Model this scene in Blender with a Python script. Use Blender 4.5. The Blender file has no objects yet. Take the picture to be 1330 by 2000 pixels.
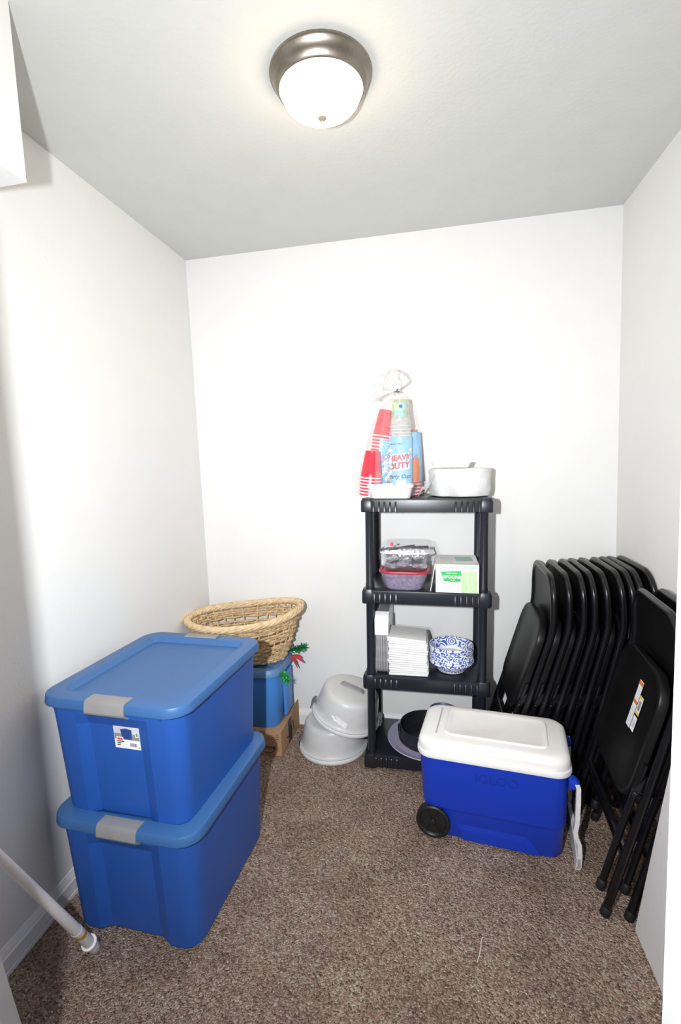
import bpy, bmesh, math, random
from mathutils import Vector, Matrix, noise
random.seed(7)
R = math.radians
SC = bpy.context.scene
COL = SC.collection

# ------------------------------------------------------------------ camera, world, lights, exposure
F_PX, YAW, PITCH, ROLL, CAM_Z = 945.6, 0.19234, -0.10684, -0.03979, 1.405
fwd = Vector((-math.sin(YAW) * math.cos(PITCH), math.cos(YAW) * math.cos(PITCH), math.sin(PITCH)))
rgt = Vector((math.cos(YAW), math.sin(YAW), 0))
upv = rgt.cross(fwd)
r2 = rgt * math.cos(ROLL) + upv * math.sin(ROLL)
u2 = upv * math.cos(ROLL) - rgt * math.sin(ROLL)
cam_data = bpy.data.cameras.new('camera')
cam_data.sensor_fit = 'VERTICAL'
cam_data.sensor_height = 36
cam_data.sensor_width = 24
cam_data.lens = F_PX * 36 / 2000
cam_data.clip_start = 0.01
cam = bpy.data.objects.new('camera', cam_data)
cam.matrix_world = Matrix(((r2.x, u2.x, -fwd.x, 0), (r2.y, u2.y, -fwd.y, 0), (r2.z, u2.z, -fwd.z, CAM_Z), (0, 0, 0, 1)))
COL.objects.link(cam)
SC.camera = cam

world = bpy.data.worlds.new('hallway_light')
SC.world = world
world.use_nodes = True
world.node_tree.nodes['Background'].inputs[0].default_value = (0.9, 0.95, 1.0, 1)
world.node_tree.nodes['Background'].inputs[1].default_value = 0.08

flash = bpy.data.lights.new('camera_flash', 'AREA')
flash.shape = 'RECTANGLE'
flash.size = 0.034
flash.size_y = 0.05
flash.energy = 34.5
flash.spread = math.radians(142)
flash.color = (0.945, 0.972, 1.0)
flash_o = bpy.data.objects.new('camera_flash', flash)
flash_o.location = (-0.216, 0.0, 1.45)
flash_o.rotation_euler = Vector((-0.04, 1.0, -0.03)).to_track_quat('-Z', 'Y').to_euler()
COL.objects.link(flash_o)

LAMP_EMIT = 24.0
SC.view_settings.view_transform = 'Standard'
SC.view_settings.look = 'None'
SC.view_settings.gamma = 1
SC.view_settings.use_curve_mapping = False
SC.view_settings.exposure = 0.0

XL, XR, YB, YF, HZ = -1.212, 0.817, 2.389, 0.47, 2.44

# ------------------------------------------------------------------ materials
MATS = {}
def mat(name, col, rough=0.5, var=0.06, vscale=30, bump=0.0, bscale=200, metal=0.0, spec=0.5, coat=0.0,
        trans=0.0, alpha=1.0, aniso=0.0, col2=None, detail=4, emit=None, sss=0.0):
    if name in MATS: return MATS[name]
    m = bpy.data.materials.new(name); MATS[name] = m
    m.use_nodes = True
    nt = m.node_tree; b = nt.nodes['Principled BSDF']
    tc = nt.nodes.new('ShaderNodeTexCoord')
    nz = nt.nodes.new('ShaderNodeTexNoise'); nz.inputs['Scale'].default_value = vscale; nz.inputs['Detail'].default_value = detail
    nt.links.new(tc.outputs['Object'], nz.inputs['Vector'])
    cr = nt.nodes.new('ShaderNodeValToRGB')
    c2 = col2 or tuple(max(0, c * (1 - var)) for c in col)
    c1 = col if col2 else tuple(min(1, c * (1 + var)) for c in col)
    cr.color_ramp.elements[0].position = 0.35; cr.color_ramp.elements[1].position = 0.65
    cr.color_ramp.elements[0].color = (*c2, 1); cr.color_ramp.elements[1].color = (*c1, 1)
    nt.links.new(nz.outputs['Fac'], cr.inputs['Fac'])
    nt.links.new(cr.outputs['Color'], b.inputs['Base Color'])
    b.inputs['Roughness'].default_value = rough
    b.inputs['Metallic'].default_value = metal
    b.inputs['Specular IOR Level'].default_value = spec
    b.inputs['Coat Weight'].default_value = coat
    b.inputs['Transmission Weight'].default_value = trans
    b.inputs['Alpha'].default_value = alpha
    b.inputs['Anisotropic'].default_value = aniso
    if sss:
        b.inputs['Subsurface Weight'].default_value = sss; b.inputs['Subsurface Radius'].default_value = (0.02, 0.02, 0.02)
    if emit:
        b.inputs['Emission Color'].default_value = (*emit[0], 1); b.inputs['Emission Strength'].default_value = emit[1]
    if bump:
        n2 = nt.nodes.new('ShaderNodeTexNoise'); n2.inputs['Scale'].default_value = bscale; n2.inputs['Detail'].default_value = 3
        nt.links.new(tc.outputs['Object'], n2.inputs['Vector'])
        bp = nt.nodes.new('ShaderNodeBump'); bp.inputs['Strength'].default_value = bump; bp.inputs['Distance'].default_value = 0.004
        nt.links.new(n2.outputs['Fac'], bp.inputs['Height'])
        nt.links.new(bp.outputs['Normal'], b.inputs['Normal'])
    return m

def film(name, milk=0.1, gloss=0.08, tint=(1, 1, 1), bump=0.6, bscale=40, rough=0.12, tl_share=0.4):
    if name in MATS: return MATS[name]
    m = bpy.data.materials.new(name); MATS[name] = m
    m.use_nodes = True
    nt = m.node_tree; nt.nodes.clear()
    out = nt.nodes.new('ShaderNodeOutputMaterial')
    tr = nt.nodes.new('ShaderNodeBsdfTransparent'); tr.inputs[0].default_value = (*tint, 1)
    df = nt.nodes.new('ShaderNodeBsdfDiffuse'); df.inputs[0].default_value = (0.9, 0.9, 0.9, 1)
    tl = nt.nodes.new('ShaderNodeBsdfTranslucent'); tl.inputs[0].default_value = (0.9, 0.9, 0.9, 1)
    gl = nt.nodes.new('ShaderNodeBsdfGlossy'); gl.inputs['Roughness'].default_value = rough
    tc = nt.nodes.new('ShaderNodeTexCoord')
    nz = nt.nodes.new('ShaderNodeTexNoise'); nz.inputs['Scale'].default_value = bscale; nz.inputs['Detail'].default_value = 5
    nt.links.new(tc.outputs['Object'], nz.inputs['Vector'])
    bp = nt.nodes.new('ShaderNodeBump'); bp.inputs['Strength'].default_value = bump; bp.inputs['Distance'].default_value = 0.01
    nt.links.new(nz.outputs['Fac'], bp.inputs['Height'])
    for n in (gl,): nt.links.new(bp.outputs['Normal'], n.inputs['Normal'])
    md = nt.nodes.new('ShaderNodeMixShader'); md.inputs[0].default_value = tl_share
    nt.links.new(df.outputs[0], md.inputs[1]); nt.links.new(tl.outputs[0], md.inputs[2])
    m1 = nt.nodes.new('ShaderNodeMixShader')
    mul = nt.nodes.new('ShaderNodeMath'); mul.operation = 'MULTIPLY'; mul.inputs[1].default_value = milk * 2
    nt.links.new(nz.outputs['Fac'], mul.inputs[0]); nt.links.new(mul.outputs[0], m1.inputs[0])
    nt.links.new(tr.outputs[0], m1.inputs[1]); nt.links.new(md.outputs[0], m1.inputs[2])
    m2 = nt.nodes.new('ShaderNodeMixShader'); m2.inputs[0].default_value = gloss
    nt.links.new(m1.outputs[0], m2.inputs[1]); nt.links.new(gl.outputs[0], m2.inputs[2])
    nt.links.new(m2.outputs[0], out.inputs[0])
    return m

def carpet_mat():
    m = bpy.data.materials.new('brown_heather_carpet'); MATS['carpet'] = m
    m.use_nodes = True
    nt = m.node_tree; b = nt.nodes['Principled BSDF']
    tc = nt.nodes.new('ShaderNodeTexCoord')
    def nz(scale, det=2):
        n = nt.nodes.new('ShaderNodeTexNoise'); n.inputs['Scale'].default_value = scale; n.inputs['Detail'].default_value = det
        nt.links.new(tc.outputs['Object'], n.inputs['Vector']); return n
    mid, big = nz(420, 2), nz(5, 4)
    warp = nt.nodes.new('ShaderNodeMixRGB'); warp.blend_type = 'ADD'; warp.inputs[0].default_value = 0.004
    wn = nz(60, 2); nt.links.new(tc.outputs['Object'], warp.inputs[1]); nt.links.new(wn.outputs['Color'], warp.inputs[2])
    def vor(scale):
        v = nt.nodes.new('ShaderNodeTexVoronoi'); v.inputs['Scale'].default_value = scale
        nt.links.new(warp.outputs['Color'], v.inputs['Vector']); return v
    v1, v2 = vor(185), vor(390)
    sp1 = nt.nodes.new('ShaderNodeSeparateColor'); nt.links.new(v1.outputs['Color'], sp1.inputs[0])
    sp2 = nt.nodes.new('ShaderNodeSeparateColor'); nt.links.new(v2.outputs['Color'], sp2.inputs[0])
    mixv = nt.nodes.new('ShaderNodeMath'); mixv.operation = 'MULTIPLY_ADD'; mixv.inputs[1].default_value = 0.55
    h2 = nt.nodes.new('ShaderNodeMath'); h2.operation = 'MULTIPLY'; h2.inputs[1].default_value = 0.45
    nt.links.new(sp2.outputs[0], h2.inputs[0]); nt.links.new(sp1.outputs[0], mixv.inputs[0]); nt.links.new(h2.outputs[0], mixv.inputs[2])
    ramp = nt.nodes.new('ShaderNodeValToRGB')
    e = ramp.color_ramp.elements
    e[0].position = 0.12; e[0].color = (0.159, 0.097, 0.073, 1)
    e[1].position = 0.90; e[1].color = (0.774, 0.774, 0.637, 1)
    for p_, c_ in ((0.32, (0.351, 0.234, 0.181, 1)), (0.50, (0.499, 0.357, 0.276, 1)), (0.66, (0.574, 0.392, 0.308, 1)), (0.78, (0.701, 0.552, 0.435, 1))):
        k = e.new(p_); k.color = c_
    nt.links.new(mixv.outputs[0], ramp.inputs['Fac'])
    mix = nt.nodes.new('ShaderNodeMath'); mix.operation = 'MULTIPLY_ADD'; mix.inputs[1].default_value = -1.2
    nt.links.new(v1.outputs['Distance'], mix.inputs[0]); nt.links.new(mid.outputs['Fac'], mix.inputs[2])
    r2_ = nt.nodes.new('ShaderNodeValToRGB')
    r2_.color_ramp.elements[0].position = 0.35; r2_.color_ramp.elements[0].color = (0.78, 0.76, 0.74, 1)
    r2_.color_ramp.elements[1].position = 0.6; r2_.color_ramp.elements[1].color = (1, 1, 1, 1)
    nt.links.new(big.outputs['Fac'], r2_.inputs['Fac'])
    mm = nt.nodes.new('ShaderNodeMixRGB'); mm.blend_type = 'MULTIPLY'; mm.inputs[0].default_value = 1
    nt.links.new(ramp.outputs['Color'], mm.inputs[1]); nt.links.new(r2_.outputs['Color'], mm.inputs[2])
    nt.links.new(mm.outputs['Color'], b.inputs['Base Color'])
    b.inputs['Roughness'].default_value = 1.0; b.inputs['Specular IOR Level'].default_value = 0.1
    bp = nt.nodes.new('ShaderNodeBump'); bp.inputs['Strength'].default_value = 1.0; bp.inputs['Distance'].default_value = 0.008
    nt.links.new(mix.outputs[0], bp.inputs['Height']); nt.links.new(bp.outputs['Normal'], b.inputs['Normal'])
    return m

def pattern_mat():
    # blue on white printed swirls of the paper bowls
    m = bpy.data.materials.new('blue_swirl_print'); MATS['bowlprint'] = m
    m.use_nodes = True
    nt = m.node_tree; b = nt.nodes['Principled BSDF']
    tc = nt.nodes.new('ShaderNodeTexCoord')
    vo = nt.nodes.new('ShaderNodeTexVoronoi'); vo.inputs['Scale'].default_value = 26
    nt.links.new(tc.outputs['Object'], vo.inputs['Vector'])
    wv = nt.nodes.new('ShaderNodeMath'); wv.operation = 'MULTIPLY'; wv.inputs[1].default_value = 26
    sn = nt.nodes.new('ShaderNodeMath'); sn.operation = 'SINE'
    nt.links.new(vo.outputs['Distance'], wv.inputs[0]); nt.links.new(wv.outputs[0], sn.inputs[0])
    ramp = nt.nodes.new('ShaderNodeValToRGB')
    e = ramp.color_ramp.elements
    e[0].position = 0.32; e[0].color = (0.03, 0.11, 0.50, 1)
    e[1].position = 0.45; e[1].color = (0.86, 0.87, 0.9, 1)
    mr = nt.nodes.new('ShaderNodeMapRange'); mr.inputs[1].default_value = -1; mr.inputs[2].default_value = 1
    nt.links.new(sn.outputs[0], mr.inputs[0]); nt.links.new(mr.outputs[0], ramp.inputs['Fac'])
    nt.links.new(ramp.outputs['Color'], b.inputs['Base Color'])
    b.inputs['Roughness'].default_value = 0.35
    return m

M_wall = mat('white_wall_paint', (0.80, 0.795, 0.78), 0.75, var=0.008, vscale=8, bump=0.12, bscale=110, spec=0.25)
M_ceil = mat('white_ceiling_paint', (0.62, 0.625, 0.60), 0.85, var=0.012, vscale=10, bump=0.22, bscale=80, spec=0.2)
M_trim = mat('white_trim_paint', (0.82, 0.82, 0.83), 0.4, var=0.01)
M_carpet = carpet_mat()
M_blue = mat('tote_blue_plastic', (0.018, 0.094, 0.400), 0.42, var=0.04, vscale=300, bump=0.06, bscale=900)
M_bluelid = mat('tote_lid_blue_plastic', (0.043, 0.134, 0.335), 0.40, var=0.04, vscale=300, bump=0.08, bscale=900)
M_latch = mat('latch_grey_plastic', (0.27, 0.265, 0.265), 0.45, var=0.03)
M_white = mat('white_paper', (0.86, 0.86, 0.86), 0.6, var=0.01)
M_print_red = mat('print_red', (0.75, 0.06, 0.10), 0.5)
M_print_grey = mat('print_grey', (0.30, 0.27, 0.29), 0.5)
M_print_lilac = mat('print_pale_grey', (0.62, 0.60, 0.68), 0.5)
M_print_navy = mat('print_navy', (0.02, 0.06, 0.25), 0.5)
M_print_black = mat('print_black', (0.02, 0.02, 0.025), 0.5)
M_print_green = mat('print_green', (0.03, 0.50, 0.10), 0.5)
M_print_lgreen = mat('print_pale_green', (0.50, 0.74, 0.40), 0.5, var=0.10, vscale=60)
M_print_sky = mat('print_sky_blue', (0.25, 0.56, 0.86), 0.45, var=0.08, vscale=25)
M_print_ltblue = mat('print_light_blue', (0.30, 0.62, 0.88), 0.5)
M_print_teal = mat('print_teal', (0.30, 0.56, 0.47), 0.5)
M_print_orange = mat('print_orange', (0.70, 0.20, 0.04), 0.5)
M_print_yellow = mat('print_yellow', (0.85, 0.58, 0.05), 0.5)
M_print_tan = mat('print_tan', (0.72, 0.52, 0.36), 0.5, var=0.1)
M_smallbin = mat('small_tote_blue_plastic', (0.06, 0.24, 0.66), 0.42, var=0.04, vscale=200)
M_smalllid = mat('small_tote_lid_plastic', (0.11, 0.24, 0.48), 0.45, var=0.05, vscale=100)
M_card = mat('brown_cardboard', (0.42, 0.25, 0.135), 0.85, var=0.07, vscale=80, bump=0.05)
M_tape = mat('black_printed_tape', (0.025, 0.03, 0.045), 0.35, var=0.3)
M_wick = mat('natural_wicker', (0.70, 0.51, 0.29), 0.55, var=0.0, vscale=60, col2=(0.48, 0.31, 0.15), bump=0.2)
M_wick2 = mat('pale_wicker', (0.78, 0.61, 0.38), 0.5, var=0.0, vscale=50, col2=(0.62, 0.43, 0.23), bump=0.2)
M_frost = mat('frosted_white_plastic', (0.62, 0.62, 0.62), 0.35, var=0.02)
M_frostbase = mat('white_tray_plastic', (0.76, 0.76, 0.77), 0.35, var=0.02)
M_latchgrey = mat('clip_dark_grey_plastic', (0.16, 0.16, 0.18), 0.4)
M_handlegrey = mat('handle_grey_plastic', (0.30, 0.30, 0.32), 0.4)
M_shelf = mat('black_resin_plastic', (0.012, 0.0145, 0.022), 0.34, var=0.12, vscale=150, bump=0.04, bscale=700)
M_cool = mat('cooler_blue_plastic', (0.006, 0.042, 0.47), 0.35, var=0.04, vscale=200, bump=0.04, bscale=900)
M_cooldark = mat('cooler_dark_blue_plastic', (0.005, 0.032, 0.36), 0.4)  # deeper blue used for the logo lettering
M_coolwhite = mat('cooler_white_plastic', (0.87, 0.855, 0.83), 0.4, var=0.015, bump=0.05, bscale=500)
M_tyre = mat('black_wheel_plastic', (0.012, 0.012, 0.013), 0.4)
M_chair = mat('black_enamel_steel', (0.005, 0.005, 0.006), 0.28, var=0.1, spec=0.4)
M_chairpan = mat('black_enamel_sheet', (0.004, 0.004, 0.0045), 0.40, var=0.1, spec=0.28)
M_rubber = mat('black_rubber', (0.008, 0.008, 0.009), 0.6)
M_bolt = mat('dark_bolt_steel', (0.12, 0.12, 0.13), 0.3, metal=1.0)
M_nickel = mat('brushed_nickel', (0.30, 0.27, 0.23), 0.30, var=0.06, vscale=120, metal=1.0, aniso=0.6)
M_rod = mat('white_rod_enamel', (0.80, 0.79, 0.78), 0.35, var=0.01)
M_board = mat('white_melamine_board', (0.74, 0.73, 0.72), 0.55, var=0.01)
M_redcup = mat('red_cup_plastic', (0.72, 0.035, 0.06), 0.3, var=0.04)
M_rimwhite = mat('cup_white_inner', (0.85, 0.82, 0.82), 0.35)
M_foam = mat('white_foam', (0.88, 0.87, 0.85), 0.6, var=0.015, bump=0.1, bscale=300)
M_purple = mat('lavender_translucent_plastic', (0.29, 0.245, 0.35), 0.3, var=0.22, vscale=70, detail=6)
M_redlid = mat('red_lid_plastic', (0.42, 0.04, 0.065), 0.35)
M_foil = mat('crumpled_foil', (0.62, 0.62, 0.68), 0.22, metal=0.8, bump=1.0, bscale=60, var=0.2, vscale=60)
M_alu = mat('aluminium_pan', (0.74, 0.74, 0.78), 0.34, metal=0.3, bump=0.15, bscale=120, var=0.15)
M_napkin = mat('white_tissue', (0.88, 0.875, 0.86), 0.9, var=0.02)
M_bowlprint = pattern_mat()
M_lav = mat('lavender_plastic', (0.40, 0.36, 0.54), 0.4, var=0.03)
M_pan = mat('dark_nonstick_steel', (0.045, 0.05, 0.058), 0.35, metal=0.6, var=0.1)
M_slate = mat('slate_blue_tin', (0.13, 0.16, 0.22), 0.4, metal=0.3)
M_gtinsel = mat('green_tinsel', (0.01, 0.22, 0.06), 0.25, var=0.5, vscale=90, metal=0.3)
M_gtinsel2 = mat('bright_green_tinsel', (0.04, 0.42, 0.10), 0.25, var=0.5, vscale=90, metal=0.3)
M_rtinsel = mat('red_felt', (0.60, 0.05, 0.07), 0.7, var=0.2)
M_thread = mat('white_thread', (0.85, 0.80, 0.75), 0.8)
M_knife = mat('black_utensil_plastic', (0.02, 0.025, 0.04), 0.3)
F_bag = film('clear_bag_film', 0.17, 0.035, bscale=30)
F_plume = film('milky_bag_film', 0.36, 0.05, bscale=45, tl_share=0.2)
F_clear = film('clear_plastic', 0.06, 0.10, tint=(0.96, 0.97, 0.98), bump=0.1, rough=0.06)
F_cup = film('clear_cup_plastic', 0.05, 0.06, tint=(0.90, 0.92, 0.92), bump=0.0, rough=0.05)
F_wrap = film('crinkled_wrap_film', 0.05, 0.06, bscale=55, bump=0.4)

# ------------------------------------------------------------------ helpers
def tag(o, label, cat, group=None, kind=None):
    o['label'] = label; o['category'] = cat
    if group: o['group'] = group
    if kind: o['kind'] = kind
    return o

def empty(name, loc=(0, 0, 0), rot=(0, 0, 0)):
    o = bpy.data.objects.new(name, None)
    o.empty_display_size = 0.05
    o.location = loc; o.rotation_euler = rot
    COL.objects.link(o)
    return o

class B:
    """collects verts and faces (with a material index) and links them as one mesh object"""
    def __init__(s): s.v = []; s.f = []; s.m = []
    def add(s, vs, fs, mi=0):
        o = len(s.v); s.v += [tuple(v) for v in vs]
        for f in fs: s.f.append(tuple(i + o for i in f)); s.m.append(mi)
    def xf(s, M, start=0):
        for i in range(start, len(s.v)): s.v[i] = tuple(M @ Vector(s.v[i]))
        return s
    def box(s, c, d, mi=0, M=None):
        x, y, z = c; a, b, h = d[0] / 2, d[1] / 2, d[2] / 2
        vs = [(x + i * a, y + j * b, z + k * h) for k in (-1, 1) for j in (-1, 1) for i in (-1, 1)]
        if M: vs = [M @ Vector(v) for v in vs]
        s.add(vs, [(0, 2, 3, 1), (4, 5, 7, 6), (0, 1, 5, 4), (2, 6, 7, 3), (0, 4, 6, 2), (1, 3, 7, 5)], mi); return s
    def loft(s, loops, cap0=True, cap1=True, mi=0, closed=True):
        n = len(loops[0]); vs = [p for l in loops for p in l]; fs = []
        for k in range(len(loops) - 1):
            for i in range(n if closed else n - 1):
                j = (i + 1) % n
                fs.append((k * n + i, k * n + j, (k + 1) * n + j, (k + 1) * n + i))
        if cap0: fs.append(tuple(reversed(range(n))))
        if cap1: fs.append(tuple(range((len(loops) - 1) * n, len(loops) * n)))
        s.add(vs, fs, mi); return s
    def lathe(s, prof, n=32, c=(0, 0, 0), mi=0, cap0=False, cap1=False):
        loops = [[(c[0] + r * math.cos(2 * math.pi * i / n), c[1] + r * math.sin(2 * math.pi * i / n), c[2] + z) for i in range(n)] for r, z in prof]
        return s.loft(loops, cap0, cap1, mi)
    def tube(s, pts, r, n=8, mi=0, closed=False, caps=True):
        pts = [Vector(p) for p in pts]; loops = []; up = None
        N = len(pts)
        for i, p in enumerate(pts):
            if closed: t = (pts[(i + 1) % N] - pts[i - 1]).normalized()
            else: t = (pts[min(i + 1, N - 1)] - pts[max(i - 1, 0)]).normalized()
            if up is None:
                up = Vector((0, 0, 1)) if abs(t.z) < 0.9 else Vector((1, 0, 0))
            a = t.cross(up).normalized(); up = a.cross(t).normalized()
            rr = r[i] if isinstance(r, (list, tuple)) else r
            loops.append([p + (a * math.cos(2 * math.pi * k / n) + up * math.sin(2 * math.pi * k / n)) * rr for k in range(n)])
        if closed: loops.append(loops[0])
        return s.loft(loops, caps and not closed, caps and not closed, mi)
    def prism(s, poly, axis, a, b, mi=0):
        """extrude 2-D polygon along an axis: axis 'x' -> poly in (y,z); 'y' -> (x,z); 'z' -> (x,y)"""
        def P(u, v, t): return {'x': (t, u, v), 'y': (u, t, v), 'z': (u, v, t)}[axis]
        n = len(poly)
        s.add([P(u, v, a) for u, v in poly] + [P(u, v, b) for u, v in poly],
              [tuple(reversed(range(n))), tuple(range(n, 2 * n))] + [(i, (i + 1) % n, n + (i + 1) % n, n + i) for i in range(n)], mi); return s
    def build(s, name, mats, parent=None, smooth=35, label=None):
        me = bpy.data.meshes.new(name)
        me.from_pydata(s.v, [], s.f)
        mats = mats if isinstance(mats, (list, tuple)) else [mats]
        for m in mats: me.materials.append(m)
        me.polygons.foreach_set('material_index', s.m)
        bm = bmesh.new(); bm.from_mesh(me); bmesh.ops.recalc_face_normals(bm, faces=bm.faces); bm.to_mesh(me); bm.free()
        if smooth:
            me.polygons.foreach_set('use_smooth', [True] * len(me.polygons))
            me.set_sharp_from_angle(angle=R(smooth))
        me.update()
        o = bpy.data.objects.new(name, me); COL.objects.link(o)
        if parent: o.parent = parent
        if label: o['label'] = label
        return o

def inst(src, name, parent=None, loc=None, rot=None):
    o = src.copy(); o.name = name; COL.objects.link(o)
    if parent is not None: o.parent = parent
    if loc is not None: o.location = loc
    if rot is not None: o.rotation_euler = rot
    return o

def copy_tree(o, parent=None):
    c = o.copy(); COL.objects.link(c); c.parent = parent
    for ch in list(o.children): copy_tree(ch, c)
    return c

def rrect(w, d, r, n=5, z=0.0, cx=0.0, cy=0.0):
    pts = []
    for (sx, sy, a0) in ((1, -1, -90), (1, 1, 0), (-1, 1, 90), (-1, -1, 180)):
        for k in range(n + 1):
            a = R(a0 + 90 * k / n)
            pts.append((cx + sx * (w / 2 - r) + r * math.cos(a), cy + sy * (d / 2 - r) + r * math.sin(a), z))
    return pts

def ell(a, b, z=0.0, n=32, cx=0.0, cy=0.0):
    return [(cx + a * math.cos(2 * math.pi * i / n), cy + b * math.sin(2 * math.pi * i / n), z) for i in range(n)]

def text_mesh(body, size, shear=0.0, align='CENTER', bold=0.0, spacing=1.0):
    cu = bpy.data.curves.new('lettering', 'FONT')
    cu.body = body; cu.size = size; cu.shear = shear; cu.align_x = align; cu.align_y = 'CENTER'
    cu.offset = bold; cu.resolution_u = 3; cu.space_character = spacing
    o = bpy.data.objects.new('lettering', cu); COL.objects.link(o)
    dg = bpy.context.evaluated_depsgraph_get()
    me = bpy.data.meshes.new_from_object(o.evaluated_get(dg))
    vs = [tuple(v.co) for v in me.vertices]; fs = [tuple(p.vertices) for p in me.polygons]
    bpy.data.objects.remove(o); bpy.data.curves.remove(cu); bpy.data.meshes.remove(me)
    return vs, fs

def text_on(b, body, size, fn, mi=0, **k):
    vs, fs = text_mesh(body, size, **k)
    b.add([fn(v[0], v[1]) for v in vs], fs, mi)

# ------------------------------------------------------------------ the room
def struct(name, b, m, label, cat, smooth=0):
    o = b.build(name, m, smooth=smooth)
    return tag(o, label, cat, kind='structure')

struct('floor', B().box((-0.2, 0.55, -0.05), (2.6, 4.1, 0.1)), M_carpet, 'brown heathered cut-pile carpet covering the whole floor', 'carpet')
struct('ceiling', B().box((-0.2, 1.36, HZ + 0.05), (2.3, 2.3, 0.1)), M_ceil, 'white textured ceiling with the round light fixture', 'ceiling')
struct('wall_left', B().box((XL - 0.05, 1.36, HZ / 2), (0.1, 2.26, HZ)), M_wall, 'white wall on the left behind the blue totes', 'wall')
struct('wall_right', B().box((XR + 0.05, 1.36, HZ / 2), (0.1, 2.26, HZ)), M_wall, 'white wall on the right behind the folding chairs', 'wall')
struct('wall_back', B().box(((XL + XR) / 2, YB + 0.05, HZ / 2), (XR - XL + 0.2, 0.1, HZ)), M_wall, 'white back wall behind the black shelf', 'wall')
JL, JR = -0.592, 0.2115
wf = B()
wf.box(((XL - 0.1 + JL) / 2 - 0.01, 0.41, HZ / 2), (JL - XL + 0.1 - 0.02, 0.11, HZ))
wf.box(((XR + 0.1 + JR) / 2 + 0.01, 0.41, HZ / 2), (XR + 0.1 - JR - 0.02, 0.11, HZ))
wf.box(((JL + JR) / 2, 0.41, (HZ + 2.05) / 2), (JR - JL, 0.11, HZ - 2.05))
struct('wall_front', wf, M_wall, 'white wall around the doorway the picture is taken through', 'wall')
struct('trim_1', B().box((JR + 0.01, 0.41, 1.015), (0.02, 0.12, 2.03)), M_trim, 'white door jamb at the right edge of the picture', 'door jamb')
struct('trim_2', B().box((JL - 0.01, 0.41, 1.015), (0.02, 0.12, 2.03)), M_trim, 'white door jamb just outside the picture on the left', 'door jamb')
struct('trim_3', B().box(((JL + JR) / 2, 0.41, 2.04), (JR - JL + 0.04, 0.12, 0.02)), M_trim, 'white head jamb above the doorway', 'door jamb')
struct('wall_soffit', B().box(((XL - 0.9) / 2, (YF + 1.03) / 2, (HZ + 2.063) / 2), (XL * -1 - 0.9, 1.03 - YF, HZ - 2.063)), M_wall,
       'boxed white soffit hanging from the ceiling in the upper left corner', 'soffit')
BBP = [(0, 0), (0.014, 0), (0.014, 0.012), (0.0125, 0.013), (0.0125, 0.052), (0.0135, 0.054), (0.010, 0.058), (0.009, 0.066), (0.0075, 0.069), (0.004, 0.078), (0.003, 0.082), (0, 0.082)]
struct('baseboard_left', B().prism([(XL + u, v) for u, v in BBP], 'y', YF, YB), M_trim, 'white moulded baseboard along the left wall', 'baseboard', 20)
struct('baseboard_right', B().prism([(XR - u, v) for u, v in BBP], 'y', YF, YB), M_trim, 'white moulded baseboard along the right wall', 'baseboard', 20)
struct('baseboard_back', B().prism([(YB - u, v) for u, v in BBP], 'x', XL, XR), M_trim, 'white moulded baseboard along the back wall', 'baseboard', 20)

# ------------------------------------------------------------------ ceiling light
lamp = tag(empty('ceiling_light', (-0.278, 1.392, HZ)), 'round flush ceiling light with brushed nickel pan and glowing glass bowl', 'light')
B().lathe([(0.001, -0.0005), (0.136, -0.0005), (0.138, -0.006), (0.136, -0.012), (0.131, -0.016), (0.126, -0.028), (0.118, -0.042), (0.113, -0.046), (0.109, -0.044), (0.107, -0.03), (0.001, -0.03)], 64).build('pan', M_nickel, lamp)
glass = bpy.data.materials.new('lit_frosted_glass'); glass.use_nodes = True
gn = glass.node_tree; gn.nodes['Principled BSDF'].inputs['Base Color'].default_value = (0.9, 0.87, 0.8, 1)
lw = gn.nodes.new('ShaderNodeTexNoise'); lw.inputs['Scale'].default_value = 6
grr = gn.nodes.new('ShaderNodeValToRGB')
grr.color_ramp.elements[0].color = (1.0, 0.74, 0.44, 1); grr.color_ramp.elements[1].color = (1.0, 0.80, 0.54, 1)
gn.links.new(lw.outputs['Fac'], grr.inputs['Fac'])
gn.links.new(grr.outputs['Color'], gn.nodes['Principled BSDF'].inputs['Emission Color'])
gn.nodes['Principled BSDF'].inputs['Emission Strength'].default_value = LAMP_EMIT
B().lathe([(0.1065, -0.036), (0.108, -0.046), (0.107, -0.055), (0.101, -0.068), (0.090, -0.080), (0.073, -0.091), (0.050, -0.099), (0.025, -0.103), (0.002, -0.104)], 64).build('glass_bowl', glass, lamp)
B().lathe([(0.001, -0.101), (0.0115, -0.1030), (0.0135, -0.107), (0.012, -0.113), (0.007, -0.117), (0.0005, -0.1185)], 20).build('finial', mat('tan_finial_metal', (0.42, 0.36, 0.27), 0.45, metal=0.3), lamp)

# ------------------------------------------------------------------ large blue totes
def bin_loop(w, d, r, z, rec=0.0, zp=None, n=9):
    """rounded rectangle with a shallow recessed panel in both short ends"""
    pts = []
    pi, po = 0.085, 0.122
    zp = z if zp is None else zp
    def arc(sx, sy, a0):
        for k in range(n + 1):
            a = R(a0 + 90 * k / n)
            pts.append((sx * (w / 2 - r) + r * math.cos(a), sy * (d / 2 - r) + r * math.sin(a), z))
    pts += [(-po, -d / 2, z), (-pi, -d / 2 + rec, zp), (pi, -d / 2 + rec, zp), (po, -d / 2, z)]
    arc(1, -1, -90); arc(1, 1, 0)
    pts += [(po, d / 2, z), (pi, d / 2 - rec, zp), (-pi, d / 2 - rec, zp), (-po, d / 2, z)]
    arc(-1, 1, 90); arc(-1, -1, 180)
    return pts

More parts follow.
